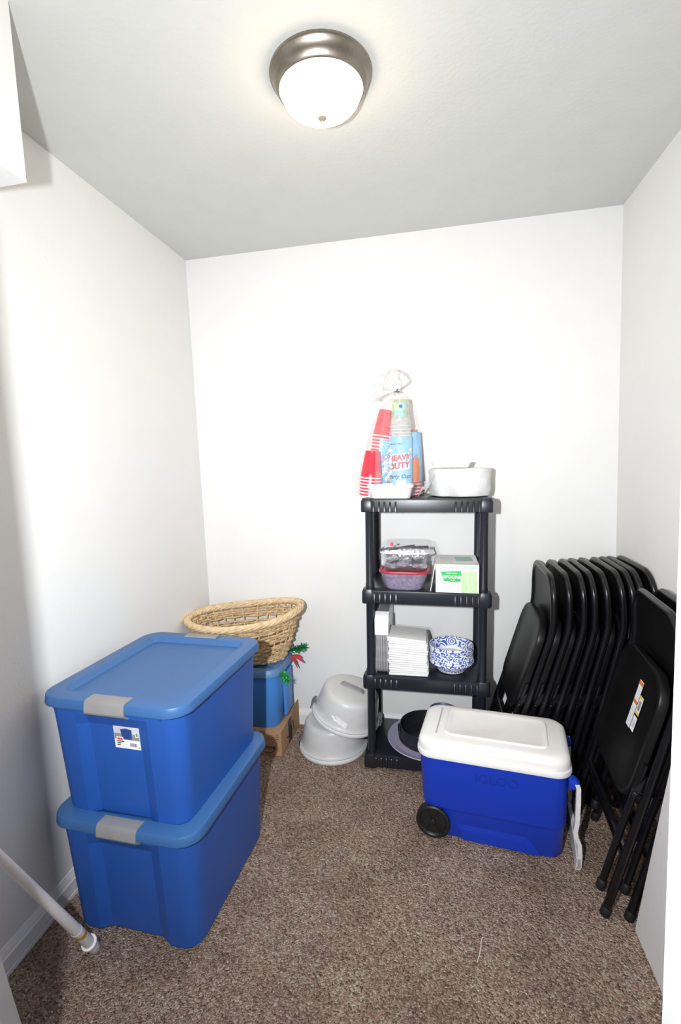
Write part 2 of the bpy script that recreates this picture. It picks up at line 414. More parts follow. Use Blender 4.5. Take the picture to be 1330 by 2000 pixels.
def tote(loc, rz, label, sticker):
    H, W, D = 0.384, 0.492, 0.552
    t = tag(empty('storage_tote', loc, (0, 0, rz)), label, 'storage tote', 'large blue totes stacked on the left')
    b = B()
    b.loft([bin_loop(0.416, 0.474, 0.05, 0.0, 0.012, 0.009), bin_loop(0.424, 0.482, 0.052, 0.008, 0.014, 0.015),
            bin_loop(0.452, 0.512, 0.055, 0.300, 0.014), bin_loop(0.457, 0.517, 0.056, 0.335, 0.0), bin_loop(0.458, 0.518, 0.056, 0.352, 0.0)], cap1=False)
    b.build('body', M_blue, t, smooth=14)
    l = B()
    l.loft([rrect(W - 0.03, D - 0.03, 0.06, 7, H - 0.028), rrect(W, D, 0.066, 7, H - 0.028), rrect(W + 0.001, D + 0.001, 0.066, 7, H - 0.025), rrect(W - 0.004, D - 0.004, 0.065, 7, H - 0.004),
            rrect(W - 0.007, D - 0.007, 0.064, 7, H - 0.001), rrect(W - 0.012, D - 0.012, 0.062, 7, H), rrect(W - 0.098, D - 0.100, 0.034, 7, H),
            rrect(W - 0.101, D - 0.103, 0.033, 7, H - 0.001), rrect(W - 0.116, D - 0.118, 0.028, 7, H - 0.016), rrect(W - 0.122, D - 0.124, 0.026, 7, H - 0.018)], cap0=False)
    l.build('lid', M_bluelid, t, smooth=30)
    for sgn in (-1, 1):
        y = D / 2
        pr = [(y - 0.043, H + 0.0005), (y - 0.040, H + 0.0035), (y - 0.010, H + 0.0040), (y - 0.003, H + 0.001), (y + 0.001, H - 0.006), (y + 0.0045, H - 0.030),
              (y + 0.002, H - 0.036), (y - 0.014, H - 0.048), (y - 0.018, H - 0.045), (y - 0.003, H - 0.032), (y - 0.002, H - 0.008), (y - 0.010, H + 0.0005)]
        lb = B().prism([(sgn * u, v) for u, v in pr], 'x', -0.066, 0.066)
        lt = lb.build('latch', M_latch, t, smooth=30, label='grey plastic snap latch')
    for (x, y, a) in ((0.17, -0.258, 0), (-0.19, -0.258, 0), (0.228, -0.15, 1), (0.228, 0.18, 1)):
        g = B()
        if a == 0: g.prism([(y + 0.004, 0.357), (y - 0.010, 0.357), (y + 0.004, 0.330)], 'x', x - 0.003, x + 0.003)
        else: g.prism([(x - 0.004, 0.357), (x + 0.010, 0.357), (x - 0.002, 0.330)], 'y', y - 0.003, y + 0.003)
        g.build('rim_gusset', M_blue, t, smooth=0)
    if sticker:
        s = B()
        tilt = math.atan2(0.0145, 0.29)
        def P(x, z, o=0.0):   # on the sloping front panel
            return (x, -(0.482 / 2 + (0.512 - 0.482) / 2 * (z - 0.008) / 0.292) + 0.0140 - 0.0009 - o, z)
        def quad(x0, x1, z0, z1, o, mi):
            s.add([P(x0, z0, o), P(x1, z0, o), P(x1, z1, o), P(x0, z1, o)], [(0, 1, 2, 3)], mi)
        x0, x1, z0, z1 = -0.004, 0.082, 0.232, 0.300
        s.loft([[P(x0, z0, -.0005), P(x1, z0, -.0005), P(x1, z1, -.0005), P(x0, z1, -.0005)], [P(x0, z0, .0003), P(x1, z0, .0003), P(x1, z1, .0003), P(x0, z1, .0003)]], mi=0)
        quad(x0 + .001, x1 - .001, 0.260, 0.2995, .0005, 3)
        quad(x0 + .001, x1 - .001, 0.260, 0.279, .0006, 2)
        s.add([P(0.024, 0.262, .0008), P(0.055, 0.262, .0008), P(0.058, 0.292, .0008), P(0.040, 0.296, .0008), P(0.019, 0.292, .0008)], [(0, 1, 2, 3, 4)], 4)
        quad(0.068, 0.079, 0.271, 0.286, .0008, 0); quad(0.070, 0.077, 0.274, 0.284, .0009, 6)
        quad(0.004, 0.027, 0.258, 0.268, .0009, 0); quad(0.006, 0.024, 0.2585, 0.2645, .0010, 1)
        for k, wdt in enumerate((0.024, 0.014, 0.010)): quad(0.004, 0.004 + wdt, 0.252 - k * 0.006, 0.2555 - k * 0.006, .0006, 5)
        for k in range(9): quad(0.048 + k * 0.0026, 0.048 + k * 0.0026 + (0.0012 if k % 3 else 0.0018), 0.240, 0.251, .0006, 5)
        quad(0.076, 0.079, 0.236, 0.241, .0006, 6)
        s.build('label', [M_white, M_print_red, M_print_grey, M_print_lilac, M_print_navy, M_print_black, M_print_green], t, smooth=0, label='white product label with a small picture of a tote')
    return t

tote((-0.893, 1.402, 0.0), R(-3.5), 'large blue latched storage tote standing on the carpet, under the other one', False)
tote((-0.904, 1.418, 0.367), R(-4.0), 'large blue latched storage tote with paper label, stacked on top', True)

# ------------------------------------------------------------------ cardboard box, small tote, basket, garland
def cardboard_box():
    t = tag(empty('cardboard_box', (-0.945, 2.232, 0), (0, 0, R(-1))), 'brown cardboard box with printed tape under the smaller blue tote', 'box')
    w, d, h, th = 0.42, 0.29, 0.122, 0.004
    b = B()
    b.box((0, 0, th / 2), (w, d, th))
    for y in (-1, 1): b.box((0, y * (d / 2 - th / 2), h / 2), (w, th, h))
    for x in (-1, 1): b.box((x * (w / 2 - th / 2), 0, h / 2), (th, d - 2 * th, h))
    b.build('body', M_card, t, smooth=0)
    for y in (-1, 1): B().box((0, y * d / 4, h + 0.001), (w, d / 2 - 0.001, 0.003)).build('top_flap', M_card, t, smooth=0)
    f = B().box((w / 2 - 0.001, 0.085, h + 0.012), (0.003, 0.10, 0.026)); f.build('raised_flap', M_card, t, smooth=0)
    tp = B()
    tp.box((w / 2 + 0.0006, -0.012, h / 2 + 0.002), (0.0012, 0.048, h - 0.002))
    tp.build('tape', M_tape, t, smooth=0, label='black printed packing tape')
    pr = B()
    Y = -d / 2 - 0.0008
    PL = 'black printed mark'
    text_on(pr, 'prime', 0.034, lambda x, y: (0.140 + x, Y, 0.045 + y), bold=0.0006)
    pr.build('lettering', M_print_black, t, smooth=0, label='black printed lettering'); pr = B()
    sm = [(0.112 + 0.056 * k / 12, 0.024 - 0.007 * math.sin(math.pi * k / 12)) for k in range(13)]
    lo = [(x, z - 0.0012 - 0.0028 * math.sin(math.pi * k / 12)) for k, (x, z) in enumerate(sm)]
    pr.add([(x, Y, z) for x, z in sm] + [(x, Y, z) for x, z in lo], [(k, k + 1, 14 + k, 13 + k) for k in range(12)])
    pr.add([(0.168, Y, 0.029), (0.162, Y, 0.023), (0.171, Y, 0.020)], [(0, 1, 2)])
    pr.build('smile_print', M_print_black, t, smooth=0, label=PL); pr = B()
    for k, hh in enumerate((0.0105, 0.013, 0.013)):            # small stacked mark at the upper corner
        z = 0.112 - k * 0.011
        xs = [0.190 - hh / 2 * 1.1 + hh * 1.1 * i / 8 for i in range(9)]
        a = [(x, Y, z - 0.004 * math.sin(math.pi * i / 8)) for i, x in enumerate(xs)]
        c = [(x, Y, z + 0.0035 - 0.004 * math.sin(math.pi * i / 8) - 0.002 * abs(i - 4) / 4) for i, x in enumerate(xs)]
        pr.add(a + c, [(i, i + 1, 10 + i, 9 + i) for i in range(8)])
    pr.build('corner_print', M_print_black, t, smooth=0, label=PL); pr = B()
    # arrow curve on the right-hand side, both sides of the tape
    X = w / 2 + 0.0016
    ar = [(-0.075 + 0.12 * k / 14, 0.058 - 0.016 * math.sin(math.pi * k / 14)) for k in range(15)]
    pr.add([(X, y, z) for y, z in ar] + [(X, y, z - 0.002 - 0.006 * math.sin(math.pi * k / 14)) for k, (y, z) in enumerate(ar)], [(k, k + 1, 16 + k, 15 + k) for k in range(14)])
    pr.add([(X, 0.03, 0.09), (X, 0.038, 0.092), (X, 0.052, 0.03), (X, 0.046, 0.03)], [(0, 1, 2, 3)])
    pr.build('side_print', M_print_black, t, smooth=0, label=PL)
    return t
cardboard_box()

def small_tote():
    t = tag(empty('small_storage_tote', (-0.953, 2.235, 0.1255), (0, 0, R(-1))), 'smaller blue storage tote with dull blue lid on the cardboard box', 'storage tote')
    w, d, h = 0.405, 0.262, 0.295
    def lp(wd, dd, r, z, rec): # side wall groove on the short right end
        pts = rrect(wd, dd, r, 6, z)
        return pts
    b = B()
    b.loft([rrect(w - 0.03, d - 0.03, 0.05, 6, 0.0), rrect(w - 0.024, d - 0.024, 0.053, 6, 0.004), rrect(w, d, 0.06, 6, h - 0.05), rrect(w, d, 0.06, 6, h - 0.02)])
    b.build('body', M_smallbin, t, smooth=40)
    l = B()
    l.loft([rrect(w - 0.01, d - 0.01, 0.06, 7, h - 0.032), rrect(w + 0.026, d + 0.026, 0.072, 7, h - 0.033), rrect(w + 0.026, d + 0.026, 0.072, 7, h - 0.028), rrect(w + 0.02, d + 0.02, 0.07, 7, h - 0.008),
            rrect(w + 0.008, d + 0.008, 0.066, 7, h), rrect(w - 0.05, d - 0.05, 0.05, 7, h), rrect(w - 0.058, d - 0.058, 0.048, 7, h - 0.004)], cap0=False)
    l.build('lid', M_smalllid, t, smooth=40)
    g = B()
    g.loft([[(w / 2 - 0.004, -0.03, 0.02), (w / 2 + 0.008, -0.02, 0.02), (w / 2 + 0.008, 0.07, 0.02), (w / 2 - 0.004, 0.08, 0.02)],
            [(w / 2 - 0.004, -0.03, 0.24), (w / 2 + 0.010, -0.02, 0.24), (w / 2 + 0.010, 0.07, 0.24), (w / 2 - 0.004, 0.08, 0.24)]])
    g.build('end_rib', M_smallbin, t, smooth=30)
    return t
small_tote()

def tuft(name, loc, m, n, size, label, droop=0.3, seed=1, flat=False, dirv=(1, 0, 0)):
    rnd = random.Random(seed); b = B(); d = Vector(dirv)
    b.tube([Vector((0, 0, 0)) - d * 0.02, Vector((0, 0, 0)) + d * size * 0.5, Vector((0, 0, -droop * size * 0.3)) + d * size * 0.9], 0.0015, 5)
    for i in range(n):
        t = rnd.random(); base = d * size * 0.95 * t + Vector((0, 0, -droop * size * 0.3 * t * t))
        v = Vector((rnd.uniform(-1, 1), rnd.uniform(-1, 1), rnd.uniform(-1, 1))).normalized() + d * 0.25
        L = size * rnd.uniform(0.22, 0.42); w = Vector((rnd.uniform(-1, 1), rnd.uniform(-1, 1), rnd.uniform(-1, 1))).cross(v).normalized() * 0.0022
        e = base + v * L; mid = base + v * L * 0.55 + Vector((rnd.uniform(-.003, .003), rnd.uniform(-.003, .003), rnd.uniform(-.003, .003)))
        k = v.cross(w).normalized() * 0.0005
        b.add([base - w * .5, base + w * .5, mid + w, mid - w, e + k, e - k, mid + k * 2, base + k], [(0, 1, 2, 3), (3, 2, 4, 5), (0, 7, 6, 3), (1, 2, 6, 7), (3, 6, 4, 5), (2, 4, 6)])
    o = b.build(name, m, smooth=0); o.location = loc
    return tag(o, label, 'garland')
tuft('tinsel_sprig', (-0.748, 2.335, 0.425), M_gtinsel, 150, 0.085, 'dark green tinsel sprig poking out behind the small tote lid', 0.1, 3, dirv=(0.95, 0.1, 0.28))
tuft('tinsel_sprig', (-0.742, 2.150, 0.392), M_gtinsel2, 150, 0.075, 'bright green tinsel sprig hanging from the front of the small tote lid', 0.8, 5, dirv=(0.5, -0.2, -0.3))
rb = B()
for k, (dy, ln, dz) in enumerate(((0.0, 0.075, -0.028), (-0.03, 0.05, -0.045), (0.02, 0.06, -0.01))):
    pts0 = [Vector((0.0 + ln * s, dy * s, 0.008 * math.sin(3 * s) + dz * s * s)) for s in (0, .25, .5, .75, 1)]
    wd = [0.006, 0.012, 0.014, 0.013, 0.003]
    up = [[p + Vector((0, w, 0.001)) for p, w in zip(pts0, wd)], [p - Vector((0, w, -0.001)) for p, w in zip(pts0, wd)], [p - Vector((0, w, 0.001)) for p, w in zip(pts0, wd)], [p + Vector((0, w, -0.001)) for p, w in zip(pts0, wd)]]
    rb.loft([[up[i][j] for i in range(4)] for j in range(5)])
o = rb.build('red_ribbon', M_rtinsel, smooth=40); o.location = (-0.742, 2.29, 0.412)
tag(o, 'red ribbon end sticking out from under the small tote lid', 'ribbon')

def basket():
    t = tag(empty('wicker_basket', (-0.930, 2.190, 0.4295), (0, 0, R(10))), 'oval natural wicker basket with thick braided rim on the small tote', 'basket')
    N = 32
    A0, B0, A1, B1, HB = 0.180, 0.092, 0.275, 0.138, 0.232
    def pos(th, s, off=0.0):
        a = A0 + (A1 - A0) * s ** 0.8; bb = B0 + (B1 - B0) * s ** 0.8
        e = 2 / (2.0 + 0.5 * s)
        cx, cy = math.cos(th), math.sin(th)
        x = math.copysign(abs(cx) ** e, cx); y = math.copysign(abs(cy) ** e, cy)
        top = HB + 0.018 * (x * x) + (-0.022 * y * y if y < 0 else 0.016 * y * y) + 0.020 * x
        p = Vector((a * x, bb * y + 0.026 * (1 - s), top * s))
        nrm = Vector((cx / a, cy / bb, 0)).normalized()
        return p + nrm * off
    for i in range(N):
        th = 2 * math.pi * (i + .5) / N
        B().tube([pos(th, s) for s in (0.0, 0.2, 0.4, 0.6, 0.8, 0.97)], 0.0034, 5).build('stake', M_wick2, t)
    rows = [0.03, 0.08, 0.13, 0.18, 0.23, 0.28, 0.33, 0.38, 0.50, 0.55, 0.60, 0.65, 0.75, 0.80, 0.85, 0.895]
    def wstrand(k, s, i0, i1, closed):
        pts = []
        for i in range(i0, i1):
            th = 2 * math.pi * (i / 4) / N
            off = 0.0060 * math.cos(math.pi * (i / 4 - 0.5) + (math.pi if k % 2 else 0))
            pts.append(pos(th, s + 0.005 * math.sin(4 * th + k), off))
        B().tube(pts, [0.0056 + 0.0012 * math.sin(i * 0.9 + k * 2) for i in range(i0, i1)], 6, closed=closed).build('weaver', M_wick, t, smooth=60)
    for k, s in enumerate(rows): wstrand(k, s, 0, N * 4, True)
    wstrand(0, 0.43, 52, 80, False); wstrand(1, 0.475, 50, 82, False)
    wstrand(1, 0.70, 60, 100, False)
    n = 150
    for j in range(6):
        pts = []
        for i in range(n):
            th = 2 * math.pi * i / n
            c = pos(th, 1.0); ph = th * 8 + j * 2 * math.pi / 6
            nrm = Vector((math.cos(th) / A1, math.sin(th) / B1, 0)).normalized()
            pts.append(c + nrm * (0.0135 * math.cos(ph) + 0.004) + Vector((0, 0, 0.0115 * math.sin(ph))))
        B().tube(pts, 0.0068, 6, closed=True).build('rim_strand', M_wick2, t, smooth=60)
    for k in range(9):
        f = 1 - k / 9
        B().tube([Vector((A0 * f * math.cos(2 * math.pi * i / 40), 0.026 + B0 * f * math.sin(2 * math.pi * i / 40), 0.006)) for i in range(40)], 0.0055, 5, closed=True).build('base_coil', M_wick, t, smooth=60)
basket()

# ------------------------------------------------------------------ cake carriers
def cake_carrier(loc, rot, label, torn):
    t = tag(empty('cake_carrier', loc, rot), label, 'cake carrier', 'round cake carriers beside the shelf')
    r = 0.168
    B().lathe([(0.001, 0.0), (r - 0.012, 0.0), (r - 0.004, 0.003), (r, 0.010), (r, 0.018), (r - 0.002, 0.022), (r - 0.010, 0.024), (r - 0.014, 0.022)], 56).build('tray', M_frostbase, t)
    B().lathe([(r - 0.004, 0.022), (r - 0.003, 0.028), (r - 0.010, 0.031), (r - 0.014, 0.036), (r - 0.018, 0.060), (r - 0.030, 0.125), (r - 0.035, 0.138), (r - 0.043, 0.147), (r - 0.055, 0.151), (0.06, 0.154), (0.001, 0.154)], 56).build('dome', M_frost, t)
    for a in (R(187), R(7)):
        c, s = math.cos(a), math.sin(a)
        M = Matrix.Rotation(a, 4, 'Z')
        lb = B().prism([(r + 0.001, 0.006), (r + 0.008, 0.008), (r + 0.008, 0.030), (r + 0.001, 0.046), (r - 0.008, 0.052), (r - 0.012, 0.050), (r - 0.001, 0.040), (r + 0.002, 0.028)], 'y', -0.022, 0.022).xf(M)
        lb.build('side_clip', M_latchgrey, t, smooth=40, label='dark grey side clip')
    h = B()
    hp = [(-0.062, 0.150), (-0.056, 0.158), (-0.045, 0.162), (0.045, 0.162), (0.056, 0.158), (0.062, 0.150)]
    h.loft([[(x, -0.011, z), (x, 0.011, z), (x, 0.011, z + 0.004), (x, -0.011, z + 0.004)] for x, z in hp])
    h.xf(Matrix.Rotation(R(-12), 4, 'Z'))
    h.build('handle', M_handlegrey, t, smooth=40, label='flat grey carrying strap')
    if torn:
        q = B(); rnd = random.Random(4)
        outline = [(0.000, .080), (0.012, .077), (.022, .083), (.034, .080), (.070, .070), (.082, .066), (.083, .048), (.080, .040), (.055, .050), (.040, .053), (.030, .060), (.022, .056), (.013, .066), (.004, .068)]
        def S(u, z):
            rr = r - 0.018 - 0.012 * (z - 0.06) / 0.065 + 0.0012
            a = R(-112) + u / rr
            return Vector((rr * math.cos(a), rr * math.sin(a), z))
        c = S(.042, .064); pts = [S(u, z) for u, z in outline]
        q.add([c] + pts, [(0, i + 1, (i + 1) % len(pts) + 1) for i in range(len(pts))])
        q.build('torn_sticker', M_white, t, smooth=60, label='torn white sticker')
    return t
cake_carrier((-0.511, 2.206, 0.0), (0, 0, R(0)), 'round frosted white cake carrier sitting flat on the carpet', False)
cake_carrier((-0.445, 2.198, 0.166), (R(4), R(16), R(0)), 'round frosted white cake carrier tilted on top of another, torn sticker on it', True)

# ------------------------------------------------------------------ black resin shelf
LEAN = R(1.25)
SX, SY = -0.062, 2.203
MS = Matrix.Translation((SX, SY, 0.003)) @ Matrix.Rotation(LEAN, 4, 'Y')
def on_shelf(X, Y, z):
    """world X, Y read off the photograph at height z -> point in the leaning shelf's frame, back in world space"""
    return MS @ Vector((X - SX - z * math.tan(LEAN), Y - SY, z))
TIERS = (1.227, 0.830, 0.440, 0.067)
def shelf():
    t = tag(empty('shelving_unit', (SX, SY, 0.003), (0, LEAN, 0)), 'black plastic four-tier shelving unit against the back wall', 'shelf')
    W, D = 0.548, 0.335
    rib = None
    for k, z in enumerate(TIERS):
        b = B(); hh = 0.054 if k == 0 else 0.058
        b.loft([rrect(W - 0.022, D - 0.022, 0.012, 4, z - hh), rrect(W - 0.016, D - 0.016, 0.014, 4, z - hh), rrect(W - 0.010, D - 0.010, 0.016, 4, z - 0.010), rrect(W - 0.013, D - 0.013, 0.015, 4, z - 0.003), rrect(W - 0.022, D - 0.022, 0.012, 4, z)])
        for sx in (-1, 1):
            for sy in (-1, 1):
                cx, cy = sx * (W / 2 - 0.030), sy * (D / 2 - 0.030)
                lo = z - hh - (0.004 if k == 3 else 0.002)
                b.loft([rrect(0.058, 0.058, 0.016, 4, lo, cx, cy), rrect(0.060, 0.060, 0.017, 4, lo + 0.004, cx, cy), rrect(0.060, 0.060, 0.017, 4, z - 0.012, cx, cy), rrect(0.050, 0.050, 0.016, 4, z + 0.002, cx, cy)])
        b.build('tier', M_shelf, t, smooth=40)
        for sx in (-1, 1):
            for i in range(5):
                if rib is None:
                    r = B()
                    r.loft([[(-.0045, 0.007, -hh), (-.0025, -0.0005, -hh), (.0025, -0.0005, -hh), (.0045, 0.007, -hh)],
                            [(-.0045, 0.006, -0.014), (-.0025, 0.0015, -0.014), (.0025, 0.0015, -0.014), (.0045, 0.006, -0.014)],
                            [(-.003, 0.009, -0.008), (-.002, 0.0075, -0.008), (.002, 0.0075, -0.008), (.003, 0.009, -0.008)]])
                    rib = r.build('front_rib', M_shelf, t, smooth=50); o = rib
                else: o = inst(rib, 'front_rib', t)
                o.location = (sx * (0.218 - i * 0.0235), -D / 2, z)
    for k in range(3):
        z1, z0 = TIERS[k] - 0.05, TIERS[k + 1]
        for sx in (-1, 1):
            for sy in (-1, 1):
                cx, cy = sx * (W / 2 - 0.034), sy * (D / 2 - 0.034)
                B().lathe([(0.0195, z0), (0.0195, z0 + 0.02), (0.018, z0 + 0.025), (0.018, z1 - 0.01), (0.0195, z1 - 0.005), (0.0195, z1)], 20, (cx, cy, 0), cap0=True, cap1=True).build('post', M_shelf, t)
    return t
shelf()

def place(o, X, Y, z, yaw=0.0):
    o.location = on_shelf(X, Y, z); o.rotation_euler = (0, LEAN, yaw); return o

# ---- party cups in a bag on the top tier
T0 = TIERS[0] + 0.001
def cup_mesh(name, m):
    H, r0, r1 = 0.12, 0.031, 0.0465
    b = B()
    # inverted: base up
    b.lathe([(0.001, H), (r0 - 0.002, H), (r0, H - 0.002), (r0 + 0.002, H - 0.018), (r0 + 0.0035, H - 0.020), (r1 - 0.0035, 0.030), (r1 - 0.002, 0.028), (r1 - 0.0005, 0.006)], 28, mi=0)
    b.lathe([(r1 - 0.0005, 0.006), (r1 + 0.0022, 0.005), (r1 + 0.0028, 0.003), (r1 + 0.0022, 0.0006), (r1, 0.0), (r1 - 0.002, 0.003), (r1 - 0.004, 0.03), (r0 + 0.001, H - 0.02)], 28, mi=1)
    return b.build(name, m)
M_clearcup = mat('hazy_clear_cup_plastic', (0.50, 0.49, 0.47), 0.12, var=0.15, vscale=40)
CUPSRC = {'red': (M_redcup, M_rimwhite), 'clear': (M_clearcup, mat('hazy_cup_rim', (0.66, 0.66, 0.64), 0.15))}
_cup_proto = {}
def cup_stack(kind, n, base, axis_tilt, label, group, pitch):
    M = Matrix.Translation(base) @ axis_tilt
    for i in range(n):
        if kind not in _cup_proto:
            c = cup_mesh('party_cup', list(CUPSRC[kind])); _cup_proto[kind] = c
        else: c = inst(_cup_proto[kind], 'party_cup')
        c.matrix_world = M @ Matrix.Translation((0, 0, i * pitch)) @ Matrix.Rotation(i * 0.7, 4, 'Z')
        tag(c, label, 'cup', group)
    return M
def sleeve(name, M, z0, z1, r0, r1, a0, a1, m, label, parts):
    """printed plastic sleeve: part of a cone between two angles, with print on it"""
    b = B(); n = 30
    def C(a, z, o=0.0):
        r = r0 + (r1 - r0) * (z - z0) / (z1 - z0) + o
        return Vector((r * math.cos(a), r * math.sin(a), z))
    A = [a0 + (a1 - a0) * i / n for i in range(n + 1)]
    Z = [z0 + (z1 - z0) * k / 6 for k in range(7)]
    for o, flip in ((0.0, 0), (0.0006, 1)):
        vs = [C(a, z, o) for z in Z for a in A]
        b.add(vs, [(k * (n + 1) + i, k * (n + 1) + i + 1, (k + 1) * (n + 1) + i + 1, (k + 1) * (n + 1) + i) for k in range(6) for i in range(n)])
    o = b.build(name, m, smooth=60); o.matrix_world = M
    tag(o, label, 'cup sleeve', 'printed sleeves on the cup stacks')
    am = -math.pi / 2
    for pn, pm, items, off in parts:
        p = B()
        for it in items:
            if it[0] == 'poly':
                pts = it[1]
                # fan with subdivision along u so the print follows the curve
                us = sorted(set([u for u, _ in pts])); 
                c = (sum(u for u, _ in pts) / len(pts), sum(v for _, v in pts) / len(pts))
                full = []
                for i in range(len(pts)):
                    p0, p1 = pts[i], pts[(i + 1) % len(pts)]
                    for k in range(5): full.append((p0[0] + (p1[0] - p0[0]) * k / 5, p0[1] + (p1[1] - p0[1]) * k / 5))
                f2 = lambda u, v: C(am + u / ((r0 + r1) / 2), v, off)
                ring = [f2(u, v) for u, v in full]; half = [f2((u + c[0]) / 2, (v + c[1]) / 2) for u, v in full]
                nn = len(full)
                p.add(ring + half + [f2(*c)], [(i, (i + 1) % nn, nn + (i + 1) % nn, nn + i) for i in range(nn)] + [(nn + i, nn + (i + 1) % nn, 2 * nn) for i in range(nn)])
            else:
                _, body, size, u, v, sh, bd = it[:7]
                text_on(p, body, size, lambda x, y, u=u, v=v, rot=(it[7] if len(it) > 7 else 0): C(am + (u + x) / ((r0 + r1) / 2), v + y + x * rot, off), shear=sh, bold=bd)
        q = p.build(pn, pm, o, smooth=0)
    return o
I4 = Matrix.Identity(4)
Mc = cup_stack('clear', 22, on_shelf(-0.146, 2.195, T0), Matrix.Rotation(R(1.0), 4, 'Y'), 'clear plastic cup in the tall stack behind the HEAVY DUTY sleeve', 'clear cups in the bag', 0.0146)
def circ(u, v, r, n=10): return ('poly', [(u + r * math.cos(2 * math.pi * i / n), v + r * math.sin(2 * math.pi * i / n)) for i in range(n)])
sleeve('cup_sleeve', Mc, 0.012, 0.262, 0.0515, 0.0505, R(-178), R(-2), M_print_sky, 'light blue printed sleeve reading HEAVY DUTY around the clear cups', [
    ('panel_edge', M_print_ltblue, [('poly', [(-0.052, 0.108), (0.047, 0.119), (0.047, 0.199), (-0.052, 0.188)])], 0.0012),
    ('panel', M_white, [('poly', [(-0.049, 0.112), (0.044, 0.123), (0.044, 0.195), (-0.049, 0.184)])], 0.0016),
    ('lettering', M_print_red, [('text', 'HEAVY', 0.0320, -0.003, 0.171, 0.0, 0.0016, 0.10), ('text', 'DUTY', 0.0360, -0.004, 0.136, 0.0, 0.0017, 0.10)], 0.0022),
    ('script_lettering', M_print_black, [('text', 'Party Cups', 0.0240, -0.002, 0.089, 0.35, 0.0004, 0.03), ('text', "Member's Mark", 0.0095, -0.018, 0.232, 0.1, 0.0001)], 0.0014),
    ('bubble', M_rimwhite, [circ(0.055, 0.205, 0.010), circ(0.060, 0.172, 0.007), circ(-0.052, 0.215, 0.006), circ(-0.045, 0.203, 0.0085)], 0.0010),
    ('picture', M_print_tan, [('poly', [(-0.06, 0.013), (0.06, 0.013), (0.06, 0.045), (0.02, 0.055), (-0.03, 0.060), (-0.06, 0.055)])], 0.0009),
    ('glass_picture', M_rimwhite, [('poly', [(-0.014, 0.016), (0.022, 0.016), (0.026, 0.072), (-0.016, 0.072)])], 0.0013)])
sleeve('cup_sleeve', Mc @ Matrix.Translation((0, 0, 0)), 0.345, 0.425, 0.0415, 0.0365, R(-150), R(-20), film('green_tinted_film', 0.5, 0.06, tint=(0.75, 0.95, 0.5)), 'clear upper sleeve with green and blue spots at the top of the clear cups', [
    ('green_patch', M_print_lgreen, [('poly', [(-0.026, 0.372), (0.014, 0.372), (0.014, 0.410), (-0.026, 0.410)])], 0.0010),
    ('blue_spot', M_print_ltblue, [circ(0.012, 0.392, 0.015), circ(-0.012, 0.366, 0.012), circ(0.006, 0.360, 0.012)], 0.0016),
    ('dark_spot', M_print_navy, [circ(0.004, 0.394, 0.008)], 0.0022)])
Mb = cup_stack('red', 19, on_shelf(-0.268, 2.235, T0 + 0.010), Matrix.Rotation(R(9.5), 4, 'Y'), 'red party cup in the taller leaning stack on the left in the bag', 'red cups in the tall stack', 0.0145)
sleeve('cup_sleeve', Mb, 0.008, 0.245, 0.0520, 0.0510, R(-95), R(60), M_print_sky, 'light blue printed sleeve on the leaning red cup stack', [
    ('lettering', M_print_red, [('text', 'DUTY', 0.022, 0.030, 0.150, 0.0, 0.0005, 0.1), ('text', 'HEAVY', 0.017, 0.030, 0.172, 0.0, 0.0004, 0.1)], 0.0010),
    ('script_lettering', M_print_black, [('text', 'Party', 0.015, 0.020, 0.128, 0.3, 0.0)], 0.0010),
    ('bubble', M_rimwhite, [circ(0.008, 0.105, 0.009), circ(0.034, 0.104, 0.009), circ(0.018, 0.080, 0.006)], 0.0010),
    ('picture', M_print_tan, [('poly', [(-0.003, 0.009), (0.06, 0.009), (0.06, 0.040), (-0.003, 0.050)])], 0.0009)])
cup_stack('red', 7, on_shelf(-0.282, 2.145, T0 + 0.004), Matrix.Rotation(R(6), 4, 'Y') @ Matrix.Rotation(R(3), 4, 'X'), 'red party cup in the short stack at the front left of the bag', 'red cups in the short stack', 0.0135)
Md = cup_stack('red', 13, on_shelf(-0.098, 2.285, T0), Matrix.Rotation(R(-2.0), 4, 'Y'), 'red party cup in the stack behind, at the right of the bag', 'red cups in the right stack', 0.0150)
sleeve('cup_sleeve', Md, 0.06, 0.285, 0.0520, 0.0510, R(-110), R(40), M_print_sky, 'blue printed sleeve with a red drink picture at the right of the bag', [
    ('drink_picture', M_print_orange, [('poly', [(0.006, 0.062), (0.040, 0.062), (0.046, 0.165), (0.010, 0.165)])], 0.0012),
    ('ice_picture', M_print_grey, [('poly', [(0.012, 0.165), (0.040, 0.165), (0.034, 0.188), (0.022, 0.180)])], 0.0012)])

# big clear bag round all the cups
def noisy(loop, amp, sc, seed):
    out = []
    for p in loop:
        v = Vector(p); n = noise.noise_vector(Vector((v.x * sc + seed, v.y * sc, v.z * sc)))
        out.append(v + Vector((n.x, n.y, n.z * 0.5)) * amp)
    return out
bag = tag(empty('clear_plastic_bag'), 'tall clear plastic bag of party cups tied at the top', 'plastic bag')
bag.location = on_shelf(-0.2, 2.21, T0)
bb = B()
prof = [(-0.005, 0.0, 0.150, 0.110, 0.002), (-0.006, 0.0, 0.158, 0.118, 0.03), (-0.002, 0, 0.150, 0.115, 0.10), (0.004, 0, 0.138, 0.110, 0.18), (0.012, 0, 0.122, 0.10, 0.26), (0.022, 0, 0.10, 0.085, 0.34), (0.036, -0.005, 0.075, 0.062, 0.40), (0.046, -0.008, 0.045, 0.045, 0.445), (0.046, -0.008, 0.02, 0.02, 0.463)]
bb.loft([noisy(ell(a, b_, z, 40, cx, cy), 0.006, 22, 1) for cx, cy, a, b_, z in prof], cap0=False, cap1=False)
bb.build('film', F_bag, bag, smooth=60)
pl = B(); loops = []
